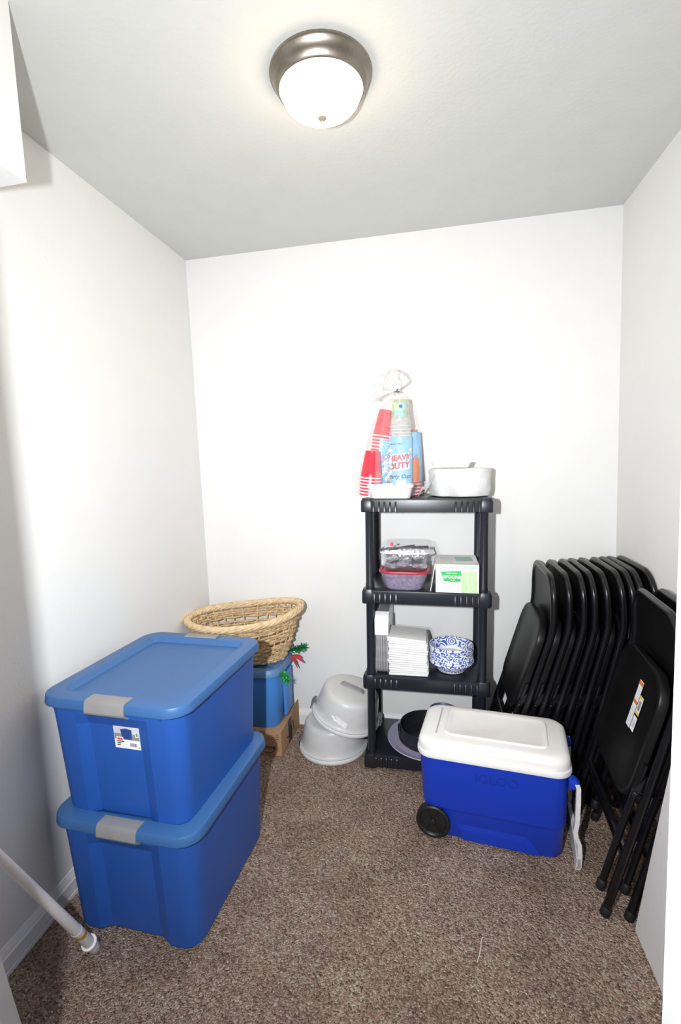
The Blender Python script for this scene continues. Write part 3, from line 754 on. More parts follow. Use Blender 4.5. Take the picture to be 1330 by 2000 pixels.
pp = [(0.046, -0.008, 0.012, 0.455), (0.040, -0.008, 0.022, 0.468), (0.030, -0.008, 0.045, 0.485), (0.022, -0.006, 0.060, 0.505), (0.018, -0.006, 0.062, 0.528), (0.022, -0.006, 0.048, 0.547), (0.028, -0.004, 0.022, 0.556)]
for cx, cy, r, z in pp:
    l = []
    for i in range(48):
        a = 2 * math.pi * i / 48
        f = 1 + 0.22 * math.sin(7 * a + z * 40) + 0.15 * math.sin(11 * a - z * 60)
        droop = -0.075 * max(0, -math.cos(a)) * (r / 0.06) ** 2
        l.append((cx - 0.012 + r * f * math.cos(a) * 1.15, cy + r * f * math.sin(a) * 0.6, z + droop + 0.006 * math.sin(5 * a)))
    loops.append(noisy(l, 0.008, 30, 3))
pl.loft(loops, cap0=False, cap1=True)
pl.build('gathered_top', F_plume, bag, smooth=60, label='crumpled milky gathered top of the bag')
tie = B().tube([(0.046 + 0.013 * math.cos(2 * math.pi * i / 16), -0.008 + 0.013 * math.sin(2 * math.pi * i / 16), 0.461) for i in range(16)], 0.0022, 6, closed=True)
tie.tube([(0.046, -0.021, 0.461), (0.050, -0.026, 0.466), (0.052, -0.027, 0.472)], 0.002, 6)
tie.build('twist_tie', M_print_black, bag)

# small white-lidded container
def lidded_tub(name, X, Y, z, w0, d0, w1, d1, h, mb, ml, label, lid_h=0.008, r=0.02, yaw=0.0, over=0.008):
    t = place(tag(empty(name), label, 'food container'), X, Y, z, yaw)
    B().loft([rrect(w0 - 0.006, d0 - 0.006, r, 5, 0), rrect(w0, d0, r + 0.002, 5, 0.004), rrect(w1, d1, r + 0.006, 5, h - 0.004), rrect(w1 + 0.004, d1 + 0.004, r + 0.008, 5, h)], cap1=False).build('body', mb, t, smooth=40)
    if ml:
        B().loft([rrect(w1 + over, d1 + over, r + 0.01, 5, h - 0.004), rrect(w1 + over + 0.003, d1 + over + 0.003, r + 0.011, 5, h), rrect(w1 + over, d1 + over, r + 0.01, 5, h + lid_h), rrect(w1 - 0.012, d1 - 0.012, r, 5, h + lid_h), rrect(w1 - 0.018, d1 - 0.018, r, 5, h + lid_h - 0.004)]).build('lid', ml, t, smooth=40)
    return t
lidded_tub('food_container', -0.184, 2.105, T0, 0.172, 0.100, 0.188, 0.115, 0.050, mat('cloudy_tub_plastic', (0.74, 0.72, 0.76), 0.3, var=0.08, vscale=20), mat('white_lid_plastic', (0.85, 0.83, 0.82), 0.4), 'small cloudy plastic container with white lid in front of the cup bag', yaw=R(-1))

# foam plates in a bag, white foam box on top
PX, PY = 0.110, 2.20
pm = None
for i in range(14):
    if pm is None:
        pb = B().lathe([(0.001, 0.0), (0.082, 0.0), (0.088, 0.002), (0.104, 0.012), (0.118, 0.016), (0.1275, 0.0155), (0.1285, 0.0175), (0.118, 0.019), (0.102, 0.015), (0.086, 0.005), (0.001, 0.003)], 40)
        pm = pb.build('foam_plate', M_foam); o = pm
    else: o = inst(pm, 'foam_plate')
    place(o, PX + 0.0015 * math.sin(i * 2.1), PY + 0.0015 * math.cos(i * 1.7), T0 + 0.001 + i * 0.0074)
    tag(o, 'white foam plate in the bagged stack on the top tier', 'plate', 'foam plates in a bag')
pbag = place(tag(empty('plate_bag'), 'crinkled clear bag wrapped round the foam plates, knotted at the left', 'plastic bag'), PX, PY, T0)
q = B()
q.loft([noisy(ell(a, a, z, 44), 0.004, 45, 8) for a, z in ((0.100, 0.0015), (0.128, 0.006), (0.133, 0.03), (0.134, 0.06), (0.133, 0.09), (0.134, 0.113), (0.127, 0.121), (0.10, 0.1225))], cap0=False, cap1=False)
q.build('film', film('plate_bag_film', 0.78, 0.03, bscale=9, bump=0.8, rough=0.25, tl_share=0.1), pbag, smooth=60)
q = B()
kl = []
for cx, cz, r in ((-0.118, 0.075, 0.035), (-0.135, 0.060, 0.022), (-0.148, 0.046, 0.010), (-0.155, 0.038, 0.009), (-0.165, 0.028, 0.020), (-0.172, 0.017, 0.030), (-0.176, 0.008, 0.020)):
    kl.append(noisy([(cx + 0.35 * r * math.sin(2 * math.pi * i / 26), -0.075 + r * (1 + .25 * math.sin(i * 2.1)) * math.cos(2 * math.pi * i / 26), max(0.003, cz + r * 0.8 * (1 + .2 * math.sin(i * 1.7)) * math.sin(2 * math.pi * i / 26))) for i in range(26)], 0.004, 60, 2))
q.loft(kl, cap0=False, cap1=True)
q.build('knot', F_plume, pbag, smooth=60, label='bunched knot of the bag')
fb = place(tag(empty('foam_tray'), 'flat white foam tray lying on top of the bagged plates', 'tray'), 0.075, 2.215, T0 + 0.1255)
B().loft([rrect(0.150, 0.12, 0.02, 5, 0), rrect(0.166, 0.136, 0.022, 5, 0.018), rrect(0.172, 0.142, 0.024, 5, 0.020), rrect(0.172, 0.142, 0.024, 5, 0.023), rrect(0.160, 0.13, 0.022, 5, 0.024), rrect(0.148, 0.118, 0.02, 5, 0.010)]).build('body', M_foam, fb, smooth=40)

# ---- second tier: lavender tub, clear tub of foil packs, card, spoons box
T1 = TIERS[1] + 0.001
lidded_tub('food_container', -0.136, 2.125, T1, 0.165, 0.135, 0.206, 0.165, 0.076, M_purple, M_redlid, 'lavender plastic container with red lid on the second tier', lid_h=0.006, r=0.045, over=0.012)
ct = place(tag(empty('clear_tub'), 'clear plastic tub of silver foil packets on the red-lidded container', 'food container'), -0.130, 2.130, T1 + 0.0825)
B().loft([rrect(0.172, 0.130, 0.03, 5, 0), rrect(0.180, 0.138, 0.032, 5, 0.006), rrect(0.202, 0.16, 0.036, 5, 0.074), rrect(0.212, 0.17, 0.038, 5, 0.076), rrect(0.212, 0.17, 0.038, 5, 0.080)], cap1=False).build('body', F_clear, ct, smooth=40)
B().loft([rrect(0.208, 0.166, 0.037, 5, 0.0765), rrect(0.216, 0.174, 0.039, 5, 0.077), rrect(0.216, 0.174, 0.039, 5, 0.083), rrect(0.206, 0.164, 0.036, 5, 0.083)], cap0=False, cap1=False).build('rim', mat('frost_rim_plastic', (0.82, 0.83, 0.86), 0.25), ct, smooth=40)
rnd = random.Random(11)
fsrc = None
for i in range(15):
    w_, d_, h_ = 0.070, 0.056, 0.022
    if fsrc is None:
        f = B(); f.loft([noisy(rrect(a * w_, a * d_, 0.012, 4, z), 0.005, 70, 5) for a, z in ((0.8, 0), (1.0, 0.006), (1.0, 0.016), (0.8, h_))])
        fsrc = f.build('foil_packet', M_foil, smooth=25); o = fsrc
    else: o = inst(fsrc, 'foil_packet')
    lx, ly, lz = (i % 3 - 1) * 0.055, ((i // 3) % 3 - 1) * (0.036 if i < 9 else 0.0) - (0.0 if i < 9 else 0.03 - 0.06 * (i > 11)), 0.006 + (0.0 if i < 9 else 0.034) + 0.006 * (i % 2)
    p = Vector(ct.location) + Vector((lx, ly, lz)); o.location = p
    o.rotation_euler = (rnd.uniform(-.25, .25), rnd.uniform(-.25, .25), rnd.uniform(0, 6)); o.scale = (1, 1, rnd.uniform(0.9, 1.5))
    tag(o, 'crumpled silver foil packet inside the clear tub', 'foil packet', 'foil packets in the clear tub')
for i, (ax, ay, bx, by, z0, z1) in enumerate(((-0.105, -0.060, 0.045, -0.050, 0.089, 0.104), (0.0, -0.045, 0.102, -0.052, 0.096, 0.100))):
    k = B(); n = 10
    k.loft([[(ax + (bx - ax) * s, ay + (by - ay) * s - w2, z0 + (z1 - z0) * s), (ax + (bx - ax) * s, ay + (by - ay) * s, z0 + (z1 - z0) * s + 0.008), (ax + (bx - ax) * s, ay + (by - ay) * s + w2, z0 + (z1 - z0) * s), (ax + (bx - ax) * s, ay + (by - ay) * s, z0 + (z1 - z0) * s - 0.003)]
            for s, w2 in ((0, .004), (.1, .009), (.3, .007), (.55, .008), (.7, .012), (.85, .014), (1, .006))])
    o = k.build('serving_utensil', M_knife, smooth=50); o.location = ct.location
    tag(o, ('long black plastic utensil lying across the clear tub', 'shorter black plastic utensil at the right of the clear tub')[i], 'utensil')
wr = place(tag(empty('clear_tub_bag'), 'loose clear plastic bag over the tub of foil packets', 'plastic bag'), -0.128, 2.135, T1 + 0.083)
q = B()
q.loft([noisy(rrect(w_, d_, 0.03, 6, z, cx), 0.004, 40, 4) for w_, d_, z, cx in ((0.236, 0.190, 0.050, 0.006), (0.238, 0.196, 0.075, 0.004), (0.228, 0.19, 0.092, 0.002), (0.214, 0.175, 0.112, 0.004), (0.190, 0.150, 0.1165, 0.006))], cap0=False, cap1=True)
q.build('film', F_wrap, wr, smooth=60)
B().box((-0.058, -0.060, 0.1125), (0.013, 0.003, 0.018)).build('red_print', M_print_red, wr, smooth=0)
cd = place(tag(B().box((0, 0, 0.062), (0.0025, 0.15, 0.124)).build('white_card', M_white, smooth=0), 'thin white card leaning between the lavender tub and the spoons box', 'card'), -0.022, 2.125, T1)
cd.rotation_euler = (0, LEAN + R(9), 0)
sb = place(tag(empty('spoon_box'), 'white and green carton of plastic SPOONS on the second tier', 'carton'), 0.0880, 2.142, T1)
W_, D_, H_ = 0.177, 0.205, 0.121
B().loft([rrect(W_, D_, 0.001, 1, 0), rrect(W_, D_, 0.001, 1, H_)]).build('carton', mat('carton_white', (0.84, 0.83, 0.84), 0.55, var=0.01), sb, smooth=0)
yf = -D_ / 2
def flat(name, polys, m, off):
    b = B()
    for pl_ in polys: b.add([(x, yf - off, z) for x, z in pl_], [tuple(range(len(pl_)))])
    return b.build(name, m, sb, smooth=0)
flat('pale_green_print', [[(0.018, 0.001), (0.082, 0.001), (0.080, 0.095), (0.016, 0.087)]], M_print_lgreen, 0.0005)
flat('fan_print', [[(0.048, 0.008), (0.050, 0.008), (0.070, 0.078), (0.064, 0.080)], [(0.044, 0.008), (0.047, 0.008), (0.044, 0.080), (0.036, 0.078)], [(0.056, 0.008), (0.058, 0.008), (0.078, 0.060), (0.074, 0.066)]], mat('print_paler_green', (0.66, 0.82, 0.58), 0.5), 0.0008)
flat('banner_print', [[(-0.068, 0.089), (0.014, 0.095), (0.016, 0.080), (0.020, 0.078), (0.015, 0.073), (0.013, 0.048), (-0.022, 0.046), (-0.054, 0.050)]], M_print_green, 0.0007)
flat('spoon_picture', [[(-0.058, 0.046), (0.010, 0.046), (0.020, 0.006), (0.002, 0.003), (-0.030, 0.014), (-0.046, 0.030)]], mat('print_ivory', (0.74, 0.72, 0.66), 0.5, var=0.08), 0.0006)
tb = B()
text_on(tb, 'SPOONS', 0.0185, lambda x, y: (-0.021 + x, yf - 0.0012, 0.067 + y - x * 0.02), bold=0.0007)
text_on(tb, 'HEAVY DUTY', 0.0075, lambda x, y: (-0.022 + x, yf - 0.0012, 0.083 + y), bold=0.0002)
text_on(tb, 'PLASTIC', 0.0050, lambda x, y: (-0.018 + x, yf - 0.0012, 0.0535 + y), bold=0.0001)
tb.build('lettering', M_white, sb, smooth=0)
tb = B()
text_on(tb, '300 PIECES', 0.0110, lambda x, y: (0.051 + x, yf - 0.0008, 0.108 + y), bold=0.0005)
text_on(tb, "Member's Mark", 0.0075, lambda x, y: (-0.038 + x, yf - 0.0008, 0.108 + y), bold=0.0003)
for i in range(10):
    a0, a1 = 2 * math.pi * i / 12, 2 * math.pi * (i + 1) / 12
    tb.add([(-0.075 + r_ * math.cos(a), yf - 0.0008, 0.108 + r_ * math.sin(a)) for r_, a in ((.0032, a0), (.0058, a0), (.0058, a1), (.0032, a1))], [(0, 1, 2, 3)])
tb.build('small_lettering', M_print_ltblue, sb, smooth=0)
tb = B()
for k in range(4): tb.add([(-0.070, -0.06 + k * 0.028, H_ + .0008), (-0.015, -0.058 + k * 0.028, H_ + .0008), (-0.015, -0.052 + k * 0.028, H_ + .0008), (-0.070, -0.054 + k * 0.028, H_ + .0008)], [(0, 1, 2, 3)])
tb.build('top_print', M_print_lilac, sb, smooth=0)
B().add([(-0.005, -0.02, H_ + .0006), (0.075, -0.02, H_ + .0006), (0.070, 0.06, H_ + .0006), (-0.008, 0.06, H_ + .0006)], [(0, 1, 2, 3)]) if False else None
tb = B(); tb.add([(-0.002, -0.03, H_ + .0008), (0.070, -0.03, H_ + .0008), (0.066, 0.055, H_ + .0008), (-0.006, 0.055, H_ + .0008)], [(0, 1, 2, 3)]); tb.build('top_banner', M_print_teal, sb, smooth=0)
tb = B(); tb.add([(-W_ / 2, -D_ / 2, H_ + .0005), (W_ / 2, -D_ / 2, H_ + .0005), (W_ / 2, -D_ / 2 + 0.035, H_ + .0005), (-W_ / 2, -D_ / 2 + 0.035, H_ + .0005)], [(0, 1, 2, 3)]); tb.build('top_edge_print', mat('print_faint_green', (0.66, 0.76, 0.60), 0.5), sb, smooth=0)

# ---- third tier: foil pans on edge, napkins, bowls
T2 = TIERS[2] + 0.001
fp = place(tag(empty('foil_pan_pack'), 'wrapped pack of aluminium pans standing on edge on the third tier', 'foil pans'), -0.242, 2.205, T2)
psrc = None
for i in range(11):
    if psrc is None:
        p = B(); Mx = Matrix.Rotation(R(90), 4, 'Y')
        p.loft([rrect(0.268, 0.288, 0.035, 5, 0.0), rrect(0.268, 0.288, 0.035, 5, 0.0022), rrect(0.250, 0.270, 0.03, 5, 0.0026), rrect(0.236, 0.256, 0.03, 5, 0.0035)])
        p.xf(Matrix.Translation((0, 0, 0.134)) @ Mx)
        psrc = p.build('pan', M_alu, fp, smooth=30); o = psrc
    else: o = inst(psrc, 'pan', fp)
    o.location = (-0.026 + i * 0.0049, 0.0015 * math.sin(i * 2.3), 0.001 * (i % 3))
q = B(); q.loft([noisy([(x, y, z) for (z, y, x) in rrect(0.276, 0.300, 0.04, 5, xx)], 0.002, 50, 9) for xx in (-0.031, 0.0, 0.031)], cap0=True, cap1=True)
q.xf(Matrix.Translation((0, 0, 0.1385))); q.build('wrap', film('pan_wrap_film', 0.025, 0.05, bscale=60, bump=0.4), fp, smooth=60)
q = B(); q.loft([[(x, -0.1518 + dy, z) for x, dy, z in ((-0.030, 0, zz), (0.030, 0, zz), (0.030, 0.004, zz), (-0.030, 0.004, zz))] for zz in (0.185, 0.232)])
q.loft([[(-0.030, y, z), (0.030, y, z), (0.030, y + 0.002, z - 0.002), (-0.030, y + 0.002, z - 0.002)] for y, z in ((-0.1515, 0.232), (-0.148, 0.252), (-0.135, 0.268), (-0.112, 0.279))])
q.build('white_label', M_foam, fp, smooth=30, label='speckled white paper band on the pack')

nk = place(tag(empty('napkin_pack'), 'stack of white paper napkins in clear wrap on the third tier', 'napkins'), -0.126, 2.135, T2)
for i in range(17):
    z = 0.002 + i * 0.0103; k = 0.0025 * math.sin(i * 1.9) + 0.002 * math.sin(i * 0.7)
    lean = -0.004 * (i / 16.0)
    sag = 0.010 * (i / 16.0)
    b = B()
    w_, d_ = 0.172, 0.155
    def nl(zz, g):
        pts = rrect(w_ - g, d_ - g, 0.006, 2, 0)
        return [(x + k + lean, y + k * .6, zz - sag * max(0, x / w_ + .5) ** 2 + 0.001 * math.sin(20 * x + i)) for x, y, _ in pts]
    b.loft([nl(z, 0.004), nl(z + 0.002, 0), nl(z + 0.0075, 0), nl(z + 0.0098, 0.004)])
    b.build('napkin', M_napkin, nk, smooth=40)
q = B()
q.loft([noisy(rrect(0.181, 0.164, 0.008, 3, z, -0.002 * z / .17), 0.003, 50, 3) for z in (0.003, 0.05, 0.1, 0.15, 0.174)], cap0=False, cap1=False)
q.loft([noisy([(x, y, z - 0.010 * max(0, x / .18 + .5) ** 2) for x, y, z in rrect(w_, d_, 0.01, 3, z)], 0.003, 50, 3) for w_, d_, z in ((0.181, 0.164, 0.174), (0.17, 0.15, 0.1835), (0.10, 0.08, 0.186))], cap0=False, cap1=True)
q.build('wrap', film('napkin_wrap_film', 0.06, 0.03, bscale=40, bump=0.3), nk, smooth=60)

bsrc = None
for i in range(9):
    if bsrc is None:
        b = B()
        b.lathe([(0.001, 0.002), (0.056, 0.002), (0.061, 0.004), (0.066, 0.012)], 44, mi=1)
        b.lathe([(0.066, 0.012), (0.083, 0.040), (0.0925, 0.0485), (0.0975, 0.0470), (0.0985, 0.0440), (0.0990, 0.0480), (0.0960, 0.0520), (0.0905, 0.0515), (0.0810, 0.0420), (0.0655, 0.016)], 44, mi=0)
        b.lathe([(0.0655, 0.016), (0.060, 0.0065), (0.055, 0.0045), (0.001, 0.0045)], 44, mi=1)
        bsrc = b.build('paper_bowl', [M_bowlprint, mat('bowl_white_paper', (0.84, 0.84, 0.86), 0.4)]); o = bsrc
    else: o = inst(bsrc, 'paper_bowl')
    place(o, 0.062, 2.160, T2 + i * 0.0088, yaw=i * 0.9)
    tag(o, 'blue swirl patterned paper bowl, topmost and open in its stack' if i == 8 else 'blue swirl patterned paper bowl stacked under the topmost one', 'bowl', None if i == 8 else 'paper bowls in the stack')
    
# ---- bottom tier: lavender tray, springform pan, tin
T3 = TIERS[3] + 0.001
tr = place(B().lathe([(0.001, 0.0), (0.150, 0.0), (0.165, 0.004), (0.186, 0.014), (0.190, 0.018), (0.187, 0.021), (0.180, 0.019), (0.160, 0.0095), (0.150, 0.007), (0.001, 0.007)], 64).build('round_tray', M_lav), -0.050, 2.190, T3)
tag(tr, 'round lavender plastic tray on the bottom tier', 'tray')
sp = place(tag(empty('springform_pan'), 'dark grey springform cake pan standing in the lavender tray', 'cake pan'), -0.052, 2.205, T3 + 0.0075)
B().lathe([(0.001, 0.0), (0.133, 0.0), (0.135, 0.003), (0.130, 0.006), (0.128, 0.0065), (0.127, 0.062), (0.130, 0.065), (0.1285, 0.068), (0.1255, 0.066), (0.1250, 0.010), (0.118, 0.007), (0.112, 0.006), (0.001, 0.006)], 64).build('ring', M_pan, sp)
ck = B().box((-0.1315, -0.01, 0.036), (0.009, 0.022, 0.046)); ck.box((-0.137, -0.01, 0.042), (0.004, 0.012, 0.030))
ck.build('clasp', M_pan, sp, smooth=0)
tn = place(B().lathe([(0.001, 0), (0.050, 0), (0.052, 0.003), (0.056, 0.118), (0.060, 0.121), (0.0595, 0.126), (0.056, 0.125), (0.052, 0.116), (0.048, 0.006), (0.001, 0.006)], 40).build('baking_tin', M_slate), 0.018, 2.235, T3 + 0.0145)
tag(tn, 'slate blue tin mostly hidden behind the cooler lid', 'tin')

# ------------------------------------------------------------------ cooler
def cooler():
    t = tag(empty('wheeled_cooler', (0.198, 1.795, 0.0), (0, 0, R(-8.5))), 'blue wheeled cooler with white lid and white tow handle', 'cooler')
    L, D = 0.515, 0.288
    b = B()
    b.loft([rrect(L - 0.056, D - 0.042, 0.035, 6, 0.006, 0.0), rrect(L - 0.042, D - 0.028, 0.042, 6, 0.018, 0.0), rrect(L - 0.032, D - 0.020, 0.043, 6, 0.112, 0.0), rrect(L - 0.030, D - 0.018, 0.044, 6, 0.116, 0.0),
            rrect(L - 0.022, D - 0.012, 0.046, 6, 0.120), rrect(L - 0.020, D - 0.010, 0.047, 6, 0.126), rrect(L - 0.004, D - 0.004, 0.052, 6, 0.312), rrect(L - 0.004, D - 0.004, 0.052, 6, 0.320)])
    b.build('body', M_cool, t, smooth=35)
    # raised foot panels low on the long sides
    for sy in (-1, 1):
        f = B()
        y0 = sy * (D / 2 - 0.0125); y1 = sy * (D / 2 - 0.0085)
        a = [(-0.105, 0.0095), (-0.125, 0.070), (0.120, 0.070), (0.165, 0.0095)]
        c = [(-0.095, 0.0095), (-0.108, 0.050), (0.105, 0.050), (0.140, 0.0095)]
        f.loft([[(x, y0 - sy * 0.006, z) for x, z in a], [(x, y0, z) for x, z in a], [(x, y1, z) for x, z in c]])
        f.build('side_panel', M_cool, t, smooth=0)
        f = B()
        f.loft([rrect(0.10, 0.02, 0.006, 3, 0.0, 0.15, sy * 0.11), rrect(0.10, 0.02, 0.006, 3, 0.011, 0.15, sy * 0.11)])
        f.build('foot', M_cool, t, smooth=30)
    l = B()
    l.loft([rrect(L - 0.006, D - 0.006, 0.053, 7, 0.318), rrect(L + 0.014, D + 0.014, 0.060, 7, 0.317), rrect(L + 0.016, D + 0.016, 0.061, 7, 0.321), rrect(L + 0.014, D + 0.014, 0.060, 7, 0.334),
            rrect(L + 0.007, D + 0.007, 0.058, 7, 0.338), rrect(L + 0.006, D + 0.006, 0.058, 7, 0.356), rrect(L - 0.002, D - 0.002, 0.056, 7, 0.369), rrect(L - 0.022, D - 0.022, 0.052, 7, 0.3765), rrect(L - 0.05, D - 0.05, 0.045, 7, 0.379)])
    l.build('lid', M_coolwhite, t, smooth=40)
    p = B()
    p.loft([rrect(0.365, 0.195, 0.03, 6, 0.3785, 0.012, 0.008), rrect(0.355, 0.185, 0.03, 6, 0.3835, 0.012, 0.008), rrect(0.335, 0.165, 0.025, 6, 0.3835, 0.012, 0.008), rrect(0.325, 0.155, 0.022, 6, 0.3815, 0.012, 0.008)])
    p.build('lid_panel', M_coolwhite, t, smooth=35)
    B().box((-0.196, 0.005, 0.3795), (0.005, 0.19, 0.0035)).build('hinge_line', mat('hinge_line_grey', (0.50, 0.48, 0.46), 0.5), t, smooth=0)
    for sy in (-1, 1):
        w = B(); r = 0.062
        y0 = sy * (D / 2 - 0.030); y1 = sy * (D / 2 + 0.003)
        prof = [(0.012, 0.010), (0.045, 0.010), (0.049, 0.016), (0.052, 0.018), (r - 0.004, 0.018), (r, 0.014), (r, -0.014), (r - 0.004, -0.018), (0.012, -0.018)]
        w.lathe(prof, 40, cap0=True, cap1=True)
        for k in range(6):
            w.box((0.030, 0, 0.0115), (0.034, 0.006, 0.004), M=Matrix.Rotation(math.pi * k / 3, 4, 'Z'))
        w.lathe([(0.011, 0.008), (0.011, 0.016), (0.008, 0.018), (0.001, 0.018)], 16)
        Mw = Matrix.Translation((-L / 2 + 0.052, sy * (D / 2 - 0.012), 0.0625)) @ Matrix.Rotation(R(90 * sy * -1) * -1 if False else (R(90) if sy < 0 else R(-90)), 4, 'X')
        w.xf(Mw); w.build('wheel', M_tyre, t, smooth=40, label='black spoked plastic wheel')
    # tow handle hanging at the right-hand end
    h = B()
    x0 = L / 2
    path = [(x0 + 0.018, 0.304), (x0 + 0.021, 0.297), (x0 + 0.021, 0.240), (x0 + 0.018, 0.170), (x0 + 0.013, 0.140), (x0 + 0.016, 0.120), (x0 + 0.026, 0.095), (x0 + 0.028, 0.055), (x0 + 0.026, 0.015), (x0 + 0.020, 0.004)]
    for sy in (-1, 1):
        yy = sy * 0.142
        h.loft([[(x - 0.007, yy - 0.011, z), (x + 0.007, yy - 0.011, z), (x + 0.007, yy + 0.011, z), (x - 0.007, yy + 0.011, z)] for x, z in path])
    h.loft([[(x0 + 0.014, y, 0.004), (x0 + 0.030, y, 0.010), (x0 + 0.032, y, 0.044), (x0 + 0.018, y, 0.044)] for y in (-0.153, -0.1, 0, 0.1, 0.153)])
    h.build('tow_handle', mat('handle_white_plastic', (0.78, 0.77, 0.78), 0.35), t, smooth=50, label='white folding tow handle')
    for sy in (-1, 1):
        m = B().loft([rrect(0.030, 0.030, 0.006, 3, 0.282, x0 + 0.008, sy * 0.128), rrect(0.034, 0.034, 0.008, 3, 0.288, x0 + 0.009, sy * 0.128), rrect(0.034, 0.034, 0.008, 3, 0.306, x0 + 0.009, sy * 0.128), rrect(0.022, 0.028, 0.006, 3, 0.3155, x0 + 0.004, sy * 0.128)])
        m.build('handle_mount', M_cool, t, smooth=40)
    tx = B()
    def FP(x, z): return (0.02 + x, -(D - 0.010) / 2 - (0.003) * (z + 0.255 - 0.14) / 0.172 - 0.0006, 0.262 + z)
    text_on(tx, 'IGLOO', 0.046, FP, bold=0.0012, spacing=1.05)
    tx.build('logo', M_cooldark, t, smooth=0, label='raised blue maker lettering')
cooler()

# ------------------------------------------------------------------ folding chairs
def folding_chair():
    """folded steel chair; local z runs up its length, local y across, local -x is the seat side"""
    t = empty('folding_chair')
    HW = 0.208
    def bend(s):        # upper back leans to -x
        return 0.0 if s < 0.72 else -0.062 * ((s - 0.72) / 0.21) ** 1.4
    pts = []
    ss = [0.02, 0.2, 0.4, 0.6, 0.70, 0.745, 0.78, 0.815]
    def hw(s): return HW - 0.018 * (s / 0.97) ** 2
    left = [(bend(s), -hw(s), s) for s in ss]
    arc = []
    rc = 0.085; s_end = 0.925; yc = hw(0.855) - rc
    for k in range(9):
        a = R(90 * k / 8); s = s_end - rc + rc * math.sin(a); y = -(yc + rc * math.cos(a)); arc.append((bend(s), y, s + 0.012 * math.sin(a)))
    top = left + arc
    full = top + [(x, -y, z) for x, y, z in reversed(top)]
    B().tube(full, 0.0125, 10).build('frame', M_chair, t, smooth=60, label='bent black steel tube frame')
    # backrest panel
    b = B(); rows = []
    for k in range(12):
        s = 0.728 + (0.928 - 0.728) * k / 11
        if s > s_end - rc + 0.005:
            q = min(1, (s - (s_end - rc)) / (rc + 0.006)); half = yc + rc * math.sqrt(max(0, 1 - q * q)) * 0.97
        else: half = hw(s) - 0.004
        rows.append((s, half))
    def bp(s, half, off):
        r_ = []
        for i in range(13):
            y = -half + 2 * half * i / 12
            cv = 0.016 * (1 - (y / half) ** 2)
            low = 0.018 * (1 - (y / half) ** 2) * max(0, (0.763 - s) / 0.035)
            r_.append((bend(s) + cv + off, y, s + low))
        return r_
    loops = [bp(s, h_, 0.004) + list(reversed(bp(s, h_, -0.004))) for s, h_ in rows]
    b.loft(loops); b.build('backrest', M_chairpan, t, smooth=50)
    # seat pan with turned lip
    st = B()
    def sl(w_, h_, r_, x): return [(x, y, z) for (y, z, _) in rrect(w_, h_, r_, 8, 0, 0, 0.552)]
    st.loft([sl(0.378, 0.402, 0.090, -0.016), sl(0.380, 0.404, 0.091, -0.034), sl(0.374, 0.398, 0.088, -0.040), sl(0.356, 0.380, 0.082, -0.0415), sl(0.344, 0.368, 0.078, -0.038), sl(0.20, 0.22, 0.05, -0.036)], cap0=False)
    st.loft([sl(0.372, 0.396, 0.087, -0.016), sl(0.372, 0.396, 0.087, -0.032), sl(0.30, 0.32, 0.07, -0.033)], cap0=False)
    st.build('seat', M_chairpan, t, smooth=45)
    for sy in (-1, 1):
        B().tube([(-0.024, sy * 0.184, 0.085), (-0.025, sy * 0.184, 0.3), (-0.022, sy * 0.188, 0.50)], 0.0105, 10).build('rear_leg', M_chair, t, smooth=60)
        B().lathe([(0.013, 0.0), (0.0145, 0.003), (0.0145, 0.026), (0.0125, 0.030)], 14, (0, sy * HW, 0), cap0=True, cap1=True).build('foot_cap', M_rubber, t)
        B().lathe([(0.0125, 0.062), (0.0140, 0.065), (0.0140, 0.090), (0.0115, 0.094)], 14, (-0.024, sy * 0.184, 0), cap0=True, cap1=True).build('foot_cap', M_rubber, t)
        k = B().prism([(-0.034, 0.400), (-0.026, 0.392), (0.008, 0.470), (0.006, 0.486), (-0.004, 0.486), (-0.034, 0.420)], 'y', sy * 0.1985 - 0.0015, sy * 0.1985 + 0.0015)
        bk = k.build('hinge_bracket', M_chair, t, smooth=0)
        for (x, z) in ((-0.028, 0.407), (0.001, 0.477)):
            v = B().lathe([(0.001, 0.006), (0.004, 0.005), (0.0055, 0.002), (0.0055, 0.0)], 10)
            v.xf(Matrix.Translation((x, sy * 0.200, z)) @ Matrix.Rotation(R(-90 * sy), 4, 'X')).build('rivet', M_bolt, bk)
    B().tube([(0, -HW, 0.20), (0, HW, 0.20)], 0.0085, 8).build('crossbar', M_chair, t)
    B().tube([(-0.024, -0.184, 0.255), (-0.024, 0.184, 0.255)], 0.0085, 8).build('crossbar', M_chair, t)
    return t

